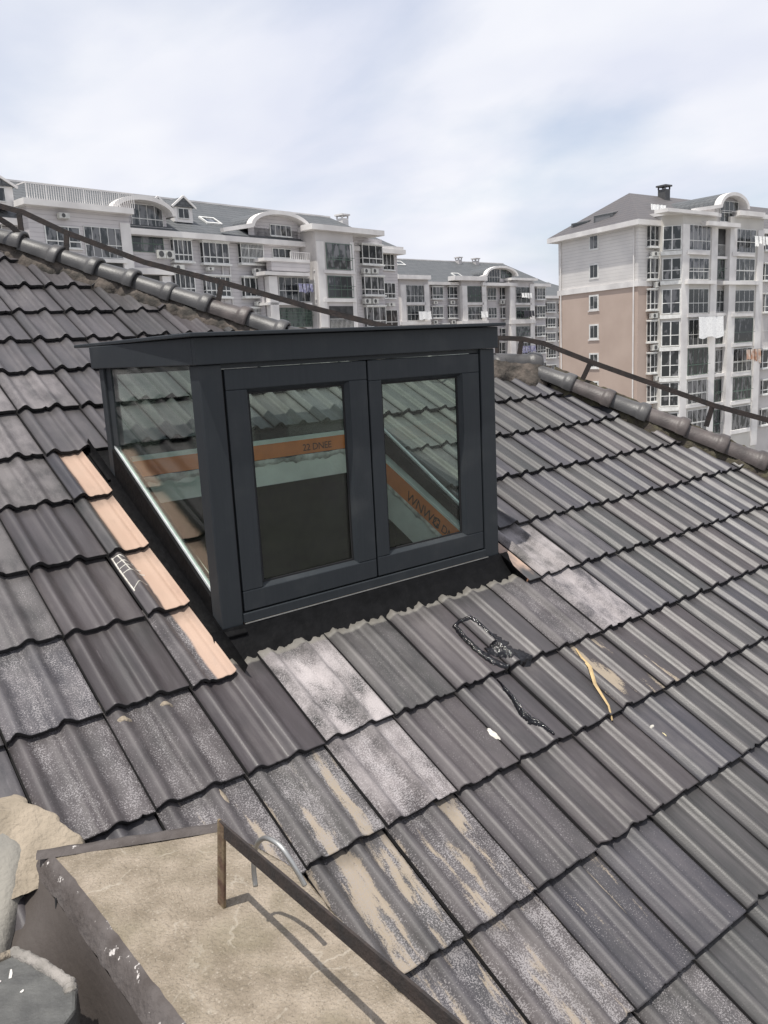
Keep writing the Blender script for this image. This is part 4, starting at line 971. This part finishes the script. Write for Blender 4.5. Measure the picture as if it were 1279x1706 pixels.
class Block:
    def __init__(s, name, label, cat, O, azd, group='apartment blocks'):
        s.O = Vector(O); az = R(azd); s.rot = PI/2-az
        s.t = thing(name, label, cat, (O[0], O[1], -17), s.rot, group)
        s.W = []
    def pb(s, mb, name, m, parent=None, **k):
        if not parent: mb.v = [(x, y, z+17) for x, y, z in mb.v]
        else: mb.v = [(x, y, z+17) for x, y, z in mb.v]
        return mb.build(name, m, parent or s.t, **k)
    def window(s, k, a0, z0, a1, z1, off, n):
        gr = 0
        if n < 0: gr = 1 if n < -2 else 0; n = {-6: 3, -8: 5, -1: 1}.get(n, 3)
        n = max(1, n); rnd = random.random()
        if k == 'b':
            d = .42; y = off-d; mb = MB()
            mb.box(a0-.12, a1+.12, y-.12, off+.005, z0-.14, z0).box(a0-.08, a1+.08, y-.08, off+.005, z1, z1+.12)
            frame_grid(mb, a0, a1, z0, z1, y+.05, n, .30, .07, .05, gr)
            for x in (a0, a1-.05): mb.box(x, x+.05, y+.051, off, z0+.001, z0+.06).box(x, x+.05, y+.051, off, z1-.06, z1-.001).box(x, x+.05, off-.06, off, z0+.061, z1-.061).box(x+.002, x+.048, y+.051, off-.061, z0+(z1-z0)*.3-.03, z0+(z1-z0)*.3+.03)
            f = s.pb(mb, 'bay_window', M_WHITE)
            p = MB().box(a0+.012, a1-.012, y+.055, off-.001, z0+.003, z1-.003); s.pb(p, 'pane', M_PANE, f)
        elif k == 'w':
            mb = MB(); frame_grid(mb, a0, a1, z0, z1, off-.01, n, .30 if (z1-z0) > 1 else None, .06, .07, gr)
            mb.box(a0-.06, a1+.06, off-.16, off-.001, z0-.08, z0-.001)
            f = s.pb(mb, 'window', M_WHITE); s.pb(MB().box(a0+.02, a1-.02, off-.045, off-.012, z0+.02, z1-.02), 'pane', M_PANE, f)
        elif k == 'B':
            mb = MB(); frame_grid(mb, a0, a1, z0, z1, off-.01, n, random.choice((.38, .42, .45)) if n > 1 else None, .045, .06, gr)
            if rnd < .5 and z1-z0 > 1.5:
                mb.box(a0, a1, off-.34, off-.31, z0+.95, z0+.98)
                for x in (a0+.1, a1-.1): mb.box(x-.015, x+.015, off-.33, off-.07, z0+.95, z0+.98)
            f = s.pb(mb, 'balcony_glazing', M_WHITE if rnd > .2 else M_GREEN); s.pb(MB().box(a0+.02, a1-.02, off-.045, off-.012, z0+.02, z1-.02), 'pane', M_PANE, f)
        elif k == 'o':
            f = s.pb(MB().box(a0, a1, off-.03, off-.004, z0, z1), 'loggia_shade_panel', M_DARK)  # flat dark panel stands in for the shade inside an open balcony
            mb = MB(); zt = z0+min(1.0, (z1-z0)*.45); mb.box(a0, a1, off-.07, off-.035, zt-.03, zt)
            for i in range(int((a1-a0)/.16)): x = a0+.08+i*.16; mb.box(x-.012, x+.012, off-.06, off-.04, z0, zt-.03)
            s.pb(mb, 'railing', M_WHITE, f)
    def ac(s, a0, z0, a1, z1, off):
        n = 2 if a1-a0 > 1.3 else 1
        for i in range(n):
            x0 = a0+(a1-a0)*i/n+.02; x1 = a0+(a1-a0)*(i+1)/n-.04; x1 = min(x1, x0+.95); zt = min(z1, z0+.62)
            f = s.pb(MB().box(x0, x1, off-.42, off-.08, z0+.04, zt).box(x0+.06, x0+.12, off-.4, off-.002, z0, z0+.039).box(x1-.12, x1-.06, off-.4, off-.002, z0, z0+.039), 'air_conditioner', M_ACW)
            cx, cz, rr = x0+(x1-x0)*.4, (z0+.04+zt)/2, (zt-z0-.04)*.40
            v = [(cx+rr*math.cos(2*PI*k/14), off-.43, cz+rr*math.sin(2*PI*k/14)) for k in range(14)]+[(cx+rr*math.cos(2*PI*k/14), off-.421, cz+rr*math.sin(2*PI*k/14)) for k in range(14)]
            s.pb(MB().add(v, [tuple(range(14))[::-1]]+[(k, (k+1) % 14, 14+(k+1) % 14, 14+k) for k in range(14)]), 'fan_grille', M_FAN, f)
    def feats(s, key):
        for k, a0, z0, a1, z1, off, e in FEAT[key]:
            if a0 > a1: a0, a1 = a1, a0
            if k in 'bwBo': s.window(k, a0, z0, a1, z1, off, e)
            elif k == 'a': s.ac(a0, z0, a1, z1, off)
            elif k == 'c': s.pb(MB().box(a0, a1, off, off+.5, z0, z1), 'pier', M_TRIM)
            elif k == 's': s.pb(MB().box(a0, a1, off, off+1.4 if off < -1.2 else .02, z0, z1), 'ledge', M_TRIM)
            elif k == 'f': s.pb(MB().box(a0, a1, off, off+.6, z0, z1), 'balcony_front', M_SIDE)
            elif k == 'p':
                s.pb(MB().tube([(a0+.06, off-.08, z0), (a0+.06, off-.08, z1)], .055, 6), 'downpipe', M_TRIM)
            elif k in 'vr':
                mb = MB(); mb.box(a0, a1, off, off+.05, z1-.05, z1)
                nn = int((a1-a0)/(.16 if k == 'v' else .2))
                for i in range(nn+1):
                    x = a0+(a1-a0)*i/nn; w_ = .04 if i % 8 == 0 else .016; mb.box(x-w_, x+w_, off+.005, off+.045, z0, z1-.051)
                if k == 'v': mb.box(a0, a0+.05, off+.06, off+3, z1-.05, z1)
                s.pb(mb, 'railing', M_TRIM)
    def wall(s, a0, a1, y0, y1, z0, z1, m=None, name='wall'): return s.pb(MB().box(a0, a1, y0, y1, z0, z1), name, m or M_SIDE)
    def gable_roof(s, e0, e1, r0, r1, ze, zr, y0, yr, y1, m=M_SLATE):
        mb = MB(); mb.add([(e0,y0,ze),(e1,y0,ze),(e1,y1,ze),(e0,y1,ze),(r0,yr,zr),(r1,yr,zr)], [(0,1,5,4),(1,2,5),(2,3,4,5),(3,0,4),(3,2,1,0)])
        o = s.pb(mb, 'roof', m)
        s.pb(MB().box(e0-.05, e1+.05, y0-.1, y1+.1, ze-.42, ze-.005), 'eaves_fascia', M_TRIM)
        s.pb(MB().bar((r0,yr,zr+.03),(r1,yr,zr+.03),.22,.14), 'ridge', M_TRIM, o)
        return o
    def arch(s, a0, a1, zs, zc, y0, y1, tail=0, cx=None):
        cx = (a0+a1)/2; hw = (a1-a0)/2; n = 20
        def arc(hw_, zc_, zs_): return [(cx-hw_*math.cos(PI*i/n), zs_+(zc_-zs_)*math.sin(PI*i/n)) for i in range(n+1)]
        o = arc(hw, zc, zs); i_ = arc(hw-.35, zc-.30, zs)
        mb = MB(); v = [(x, y0, z) for x, z in o]+[(x, y0, z) for x, z in i_]+[(x, y1, z) for x, z in o]+[(x, y0+1.2, z) for x, z in i_]
        k = n+1; f = []
        for q in range(n): f += [(q, q+1, k+q+1, k+q), (2*k+q, 2*k+q+1, q+1, q), (k+q, k+q+1, 3*k+q+1, 3*k+q)]
        pr_ = s.pb(mb.add(v, f), 'arched_gable', M_TRIM)
        mb = MB(); o2 = arc(hw+.02, zc+.03, zs); v = [(x, y0+.7, z) for x, z in o2]+[(x, y1, z) for x, z in o2]
        s.pb(mb.add(v, [(q, q+1, k+q+1, k+q) for q in range(n)]), 'vault_roof', M_SLATE, pr_)
        mb = MB(); v = [(x, y0+.9, z) for x, z in i_]+[(i_[0][0], y0+.9, zs-1.2), (i_[-1][0], y0+.9, zs-1.2)]
        s.pb(mb.add(v, [tuple(range(k))+(k+1, k)]), 'wall', M_SIDE)
        if tail: s.pb(MB().bar((a0+.2, y0+.2, zs+.05), (a0-tail, y0+.5, zs-.45), .5, .3), 'arched_gable', M_TRIM)
    def gabled_dormer(s, cx, z0, y, w_=1.6, h=1.2):
        mb = MB(); mb.box(cx-w_/2, cx+w_/2, y, y+2.2, z0, z0+h)
        f = s.pb(mb, 'roof_dormer', M_TRIM)
        s.pb(MB().prism([(-w_/2-.2, z0+h), (w_/2+.2, z0+h), (0, z0+h+.75)], y-.15, y+2.4, fn=lambda a, z, yy: (cx+a, yy, z)), 'dormer_roof', M_SLATE, f)
        s.pb(MB().bar((cx-w_/2-.25, y-.18, z0+h-.05), (cx, y-.18, z0+h+.78), .12, .14).bar((cx+w_/2+.25, y-.18, z0+h-.05), (cx, y-.18, z0+h+.78), .12, .14), 'barge_board', M_TRIM, f)
        mb = MB(); frame_grid(mb, cx-w_*.30, cx+w_*.30, z0+.25, z0+h-.08, y-.02, 2, None, .05, .05); g_ = s.pb(mb, 'window', M_WHITE, f)
        s.pb(MB().box(cx-w_*.28, cx+w_*.28, y-.035, y-.005, z0+.27, z0+h-.1), 'pane', M_PANE, f)
    def chimney(s, x, y, z0, z1, m, cap=True, w_=.5):
        o = s.pb(MB().box(x-w_, x+w_, y-w_, y+w_, z0, z1), 'chimney', m)
        mb = MB().box(x-w_*1.35, x+w_*1.35, y-w_*1.35, y+w_*1.35, z1+.25, z1+.40)
        for sx in (-1, 1):
            for sy in (-1, 1): mb.box(x+sx*w_*.9-.06, x+sx*w_*.9+.06, y+sy*w_*.9-.06, y+sy*w_*.9+.06, z1, z1+.25)
        s.pb(mb, 'chimney_cap', m, o)
    def skylight(s, a, z, w_, ze, zr, y0, yr):
        sl = (zr-ze)/(yr-y0); y = y0+(z-ze)/sl
        mb = MB()
        def q(x, yy, h): return (x, yy-h*.5, ze+(yy-y0)*sl+h)
        h = .12
        for (xa, xb, ya, yb) in ((a, a+w_, y-.55, y-.42), (a, a+w_, y+.42, y+.55), (a, a+.12, y-.42, y+.42), (a+w_-.12, a+w_, y-.42, y+.42)):
            mb.hexa([q(xa,ya,0),q(xb,ya,0),q(xb,yb,0),q(xa,yb,0),q(xa,ya,h),q(xb,ya,h),q(xb,yb,h),q(xa,yb,h)])
        f = s.pb(mb, 'skylight', M_WHITE)
        s.pb(MB().add([q(a+.1,y-.44,.06),q(a+w_-.1,y-.44,.06),q(a+w_-.1,y+.44,.06),q(a+.1,y+.44,.06)], [(0,1,2,3)]), 'pane', M_PANE, f)
# ---- left block
lb = Block('apartment_block', 'long pale grey apartment block with two arched gables, at the left behind the ridge', 'apartment block', (42.46, 59.32, 0), 80)
lb.wall(-45, 10.6, 0, 11, -17, 9.45)
lb.wall(-27.0, -19.75, -1.5, -.001, -17, 10.58); lb.wall(-19.74, -16.3, -.6, -.001, -17, 6.7)
lb.wall(-7.6, -2.4, -1.0, -.001, -17, 6.9); lb.wall(-7.4, -2.6, -.2, -.0011, 7.0, 10.8)
lb.wall(-2.35, 2.35, -2.0, -.001, -17, 10.69, M_GREYC); lb.wall(2.351, 7.8, -.6, -.001, -17, 10.69)
lb.pb(MB().add([(-2.36,-1.6,-17),(-1.5,-2.0,-17),(-1.5,-2.0,10.68),(-2.36,-1.6,10.68)], [(0,1,2,3)]), 'wall', M_GREYC)
lb.gable_roof(-46, 11.0, -40, 7.2, 9.9, 13.45, -.7, 5.5, 11.7)
lb.wall(-2.6, 6.0, -1.9, 3, 10.691, 11.1, M_TRIM, 'parapet')
lb.wall(-20.4, -15.6, .3, 3, 9.5, 11.4, M_TRIM); lb.arch(-20.6, -15.3, 10.9, 12.15, -.9, 3.6, 1.6); lb.arch(-8.4, -1.7, 10.75, 12.15, -1.1, 3.6, 2.6)
lb.gabled_dormer(-13.4, 10.9, .9, 1.7, 1.1); lb.gabled_dormer(-15.2, 10.9, 1.6, 1.5, 1.0)
lb.skylight(-11.0, 11.3, 1.5, 9.9, 13.45, -.7, 5.5)
lb.chimney(9.1, 5.6, 12.2, 13.5, M_TRIM, w_=.42)
lb.gabled_dormer(-28.6, 10.6, -.6, 2.6, 1.2)
lb.feats('LB')
for z0 in (8.1, 5.3): lb.window('b', -30.3, z0, -28.2, z0+1.5, 0, 3)
# ---- middle block
mb_ = Block('apartment_block', 'farther grey-roofed apartment block with one low arched window, between the left and right blocks', 'apartment block', (85.46, 87.30, 0), 86)
mb_.wall(-22, 21.8, 0, 12, -17, 9.0)
for a0, a1 in ((-12.3, -6.8), (0.1, 5.5), (11.0, 17.2)): mb_.wall(a0, a1, -1.2, -.001, -17, 9.7, M_GREYC)
mb_.gable_roof(-23, 22.3, -18, 18.3, 9.45, 13.2, -.7, 5.8, 12.7)
mb_.arch(5.8, 13.4, 10.5, 11.95, -1.2, 4, 1.6); mb_.wall(6.2, 13.0, -.29, 3, 9.2, 10.9, M_TRIM)
mb_.chimney(7.0, 5.4, 12.6, 13.45, M_GREYC, w_=.36); mb_.chimney(11.0, 5.4, 12.2, 13.4, M_GREYC, w_=.4)
mb_.skylight(-7.6, 12.4, 1.6, 9.45, 13.2, -.7, 5.8); mb_.skylight(1.2, 10.6, 1.6, 9.45, 13.2, -.7, 5.8); mb_.gabled_dormer(-13.4, 9.6, -.5, 2.2, .7)
mb_.feats('MB')
# ---- sliver of a block behind
fb = Block('apartment_block', 'dim far block, narrow sliver seen just left of the beige gable wall', 'apartment block', (113.14, 94.39, 0), 86)
fb.wall(-6, 14, 0, 12, -17, 7.5, M_GREYC); fb.gable_roof(-7, 15, -2, 10, 8.0, 10.9, -.7, 6, 12.7); fb.feats('FB')
for i, (z) in enumerate((5.3, 2.7, .3, -2.5)): fb.window('b', 4.2, z, 6.2, z+1.5, 0, 3)
# ---- right block
rb = Block('apartment_block', 'tall white and beige apartment block with white balcony columns, at the right', 'apartment block', (65.10, 42.19, 0), 91.6)
# gable end runs back at an angle; build the body as a sheared prism
ga = R(91.6-12); gx, gy = math.cos(ga), math.sin(ga)      # direction of the gable wall in the block's frame
GL = 11.2
def gp(t_, o=0): return (gx*t_-gy*o, gy*t_+gx*o)          # along the gable, o outwards (left)
def rbp(poly, z0, z1, name, m): return rb.pb(MB().prism(poly, z0, z1), name, m)
A = gp(0); B_ = gp(GL)
rbp([A, (40, 0), (40, B_[1]), B_], -17, 4.95, 'wall', M_BEIGE)
rbp([A, (40, 0), (40, B_[1]), B_], 5.45, 10.15, 'wall', M_SIDEW)
rbp([gp(-.12, .12), (40, -.12), (40, B_[1]+.1), gp(GL+.1, .12)], 4.951, 5.449, 'band', M_TRIM)
e0, e1 = gp(-.8, .8), gp(GL+.8, .8)
rbp([e0, (41, -.8), (41, B_[1]+.8), e1], 10.151, 10.60, 'eaves_fascia', M_TRIM)
ap = (5.99, 5.5, 14.2); v = [(e0[0]+.05, e0[1], 10.605), (41, -.75, 10.605), (41, B_[1]+.7, 10.605), (e1[0]+.05, e1[1], 10.605), ap, (41, 5.5, 14.2)]
rr = rb.pb(MB().add(v, [(0,1,5,4),(1,2,5),(2,3,4,5),(3,0,4),(3,2,1,0)]), 'roof', M_SLATE2)
for t_, zz_ in ((5.3, 11.2), (8.6, 11.0)):
    x, y = gp(t_, -.6); q = rb.pb(MB().hexa([(x,y-1.1,zz_-.3),(x+3.2,y-1.1,zz_-.3),(x+3.2,y+1.1,zz_-.3),(x,y+1.1,zz_-.3),(x,y-1.1,zz_+.75),(x+3.2,y-1.1,zz_+1.35),(x+3.2,y+1.1,zz_+1.35),(x,y+1.1,zz_+.75)]), 'roof_dormer', M_SLATE)
    rb.pb(MB().box(x-.05, x-.005, y-.85, y+.85, zz_+.02, zz_+.6), 'pane', M_PANE, q)
# gable windows and downpipes
for z_, dirty in ((8.75, 0), (6.1, 0), (3.2, 1), (.45, 1), (-2.3, 1), (-5.0, 1)):
    def fr(t0, t1, o0, o1, za, zb, name, m, parent=None):
        return rb.pb(MB().add([(*gp(t0,o0),za),(*gp(t1,o0),za),(*gp(t1,o1),za),(*gp(t0,o1),za),(*gp(t0,o0),zb),(*gp(t1,o0),zb),(*gp(t1,o1),zb),(*gp(t0,o1),zb)],[(0,3,2,1),(4,5,6,7),(0,1,5,4),(1,2,6,5),(2,3,7,6),(3,0,4,7)]), name, m, parent)
    f = fr(5.2, 6.55, .001, .05, z_, z_+1.45, 'window', M_WHITE)
    for k in (0, 1): fr(5.36+k*.53, 5.84+k*.53, .0505, .06, z_+.18, z_+1.30, 'pane', M_PANE, f)
    if dirty: fr(5.05, 6.7, .051, .075, z_-.1, z_+.02, 'sill', M_TRIM, f)
for t_ in (.45, 10.75): rb.pb(MB().tube([(*gp(t_, .12), -17), (*gp(t_, .12), 10.1)], .07, 6), 'downpipe', M_TRIM)
# balcony bays with a chamfered left corner
def bay(a0, a1, chw, z1, m=M_GREYC):
    rb.pb(MB().prism([(a0, .001), (a0, -.7), (a0+chw, -2.0), (a1, -2.0), (a1, .001)], -17, z1), 'wall', m)
bay(3.3-.9, 9.1, 1.3, 11.0, M_CREAM); bay(11.3, 17.3, .05, 11.2, M_CREAM)
rb.wall(9.101, 11.299, -1.45, .001, -17, 10.1, M_GREYC)
for i, (z0, z1) in enumerate(((7.98,10.1),(5.4,7.3),(2.4,4.6),(-.5,1.75),(-3.3,-.85),(-6.0,-3.8),(-8.7,-6.6))):
    mbx = MB(); x0, y0, x1, y1 = 2.45, -.77, 3.62, -1.93
    def cp(f, o, z): return (x0+(x1-x0)*f-.70*o, y0+(y1-y0)*f-.70*o, z)
    def cbox(f0, f1, za, zb, o0=0, o1=.06): mbx.add([cp(f0,o1,za),cp(f1,o1,za),cp(f1,o0,za),cp(f0,o0,za),cp(f0,o1,zb),cp(f1,o1,zb),cp(f1,o0,zb),cp(f0,o0,zb)],[(0,3,2,1),(4,5,6,7),(0,1,5,4),(1,2,6,5),(2,3,7,6),(3,0,4,7)])
    cbox(0,1,z0,z0+.08); cbox(0,1,z1-.06,z1); cbox(0,.05,z0+.08,z1-.06); cbox(.95,1,z0+.08,z1-.06); cbox(.47,.53,z0+.08,z1-.06); zt = z0+(z1-z0)*.42; cbox(.05,.95,zt,zt+.07,0,.065); cbox(-.1,1.02,z0-.42,z0-.08,0,.16)
    f = rb.pb(mbx, 'balcony_glazing', M_WHITE); mbx = MB(); cbox(.02,.98,z0+.03,z1-.03,.005,.035); rb.pb(mbx, 'pane', M_PANE, f)
rb.wall(4.0-1.7, 9.3, -2.3, 1.5, 11.001, 11.30, M_TRIM, 'parapet'); rb.wall(11.95, 17.6, -2.3, 1.5, 11.201, 11.6, M_TRIM, 'parapet')
rb.wall(9.2, 13.2, -1.7, 3, 10.3, 12.0, M_GREYC); rb.arch(9.0, 14.0, 11.9, 13.3, -2.4, 4.5, 3.6)
rb.window('B', 9.9, 10.7, 13.0, 12.6, -1.72, 4)
rb.chimney(10.9, 5.0, 13.2, 14.75, M_FAN, w_=.42)
rb.wall(17.301, 40, -.2, .001, -17, 10.1, M_GREYC)
rb.feats('RB')
for z0 in (8.0, 5.4, 2.4, -.5, -3.3, -6.0): rb.window('B', 25.3, z0, 29, z0+2.0, -.2, 4)
# ---- washing hung out
M_CL = {'white': mat('white_laundry', (.80, .80, .79), .9), 'blue': mat('blue_patterned_laundry', (.12, .12, .24), .9, c2=(.4, .4, .5), scale=3), 'dark': mat('dark_laundry', (.04, .04, .05), .9), 'mix': mat('orange_white_laundry', (.55, .50, .45), .9, c2=(.35, .17, .10), scale=1.5)}
def laundry(blk, a0, a1, z0, z1, off, kind, label, n=4, one=False):
    az = blk.rot; c, s_ = math.cos(az), math.sin(az); O = blk.O
    ox, oy = O.x+a0*c-off*s_, O.y+a0*s_+off*c
    t = thing('hanging_laundry', label, 'laundry', (ox, oy, z1), az, 'washing hung from the balconies')
    MB().box(-.3, a1-a0+.3, -.02, .02, .0, .03).box(-.2, -.17, 0, abs(off+2)+.5 if off < -2 else .4, -.02, .0).build('drying_pole', M_STEEL, t)
    w_ = (a1-a0)/n
    for i in range(n):
        h = (z1-z0)*(1 if one else random.uniform(.65, 1)); x0 = w_*i+(0 if one else .04); x1 = w_*(i+1)-(0 if one else .04); mb = MB(); vs_ = []; K = 8
        for k in range(K+1):
            for q in range(5):
                x = x0+(x1-x0)*k/K; vs_.append((x+.05*math.sin(k*2+q)*(q/4), -.05-.07*math.sin(k*1.9+i)-.02*q, -h*q/4*(1+.06*math.sin(k*1.3+i))))
        mb.add(vs_, [(k*5+q, k*5+q+1, (k+1)*5+q+1, (k+1)*5+q) for k in range(K) for q in range(4)]).build('cloth', M_CL[kind], t, smooth=True)
laundry(rb, 5.0, 9.0, 0.1, 2.0, -2.9, 'white', 'big white sheet hung out on the right block, between its first two columns', 1, True)
laundry(rb, 14.0, 16.6, 8.35, 9.4, -2.9, 'white', 'bunch of white clothes hung high on the right block beside its fourth column', 4)
laundry(rb, 13.2, 16.0, -2.7, -1.3, -2.9, 'mix', 'orange and white clothes hung low on the right block', 4)
laundry(rb, 4.2, 6.6, 11.3, 12.5, 1.8, 'white', 'heap of white bedding drying on the roof of the right block', 2, True)
laundry(mb_, 13.1, 15.8, 6.9, 7.9, -1.9, 'white', 'white washing on the upper right balcony of the middle block', 4)
laundry(mb_, 3.4, 5.0, 4.2, 5.2, -1.9, 'white', 'white shirts on the centre balcony of the middle block', 2)
laundry(mb_, -9.6, -7.2, 4.2, 5.3, -1.9, 'white', 'wide white sheet on the left balcony of the middle block', 1, True)
laundry(mb_, 13.6, 16.3, 4.2, 5.2, -1.9, 'dark', 'black clothes hung on the middle block below the white washing', 4)
laundry(mb_, 13.0, 16.5, -1.6, -.2, -1.9, 'blue', 'blue and white washing on the lowest visible balcony of the middle block', 5)
laundry(lb, -4.6, -2.9, 5.3, 6.3, -1.9, 'blue', 'blue patterned washing below the second arch of the left block', 4)
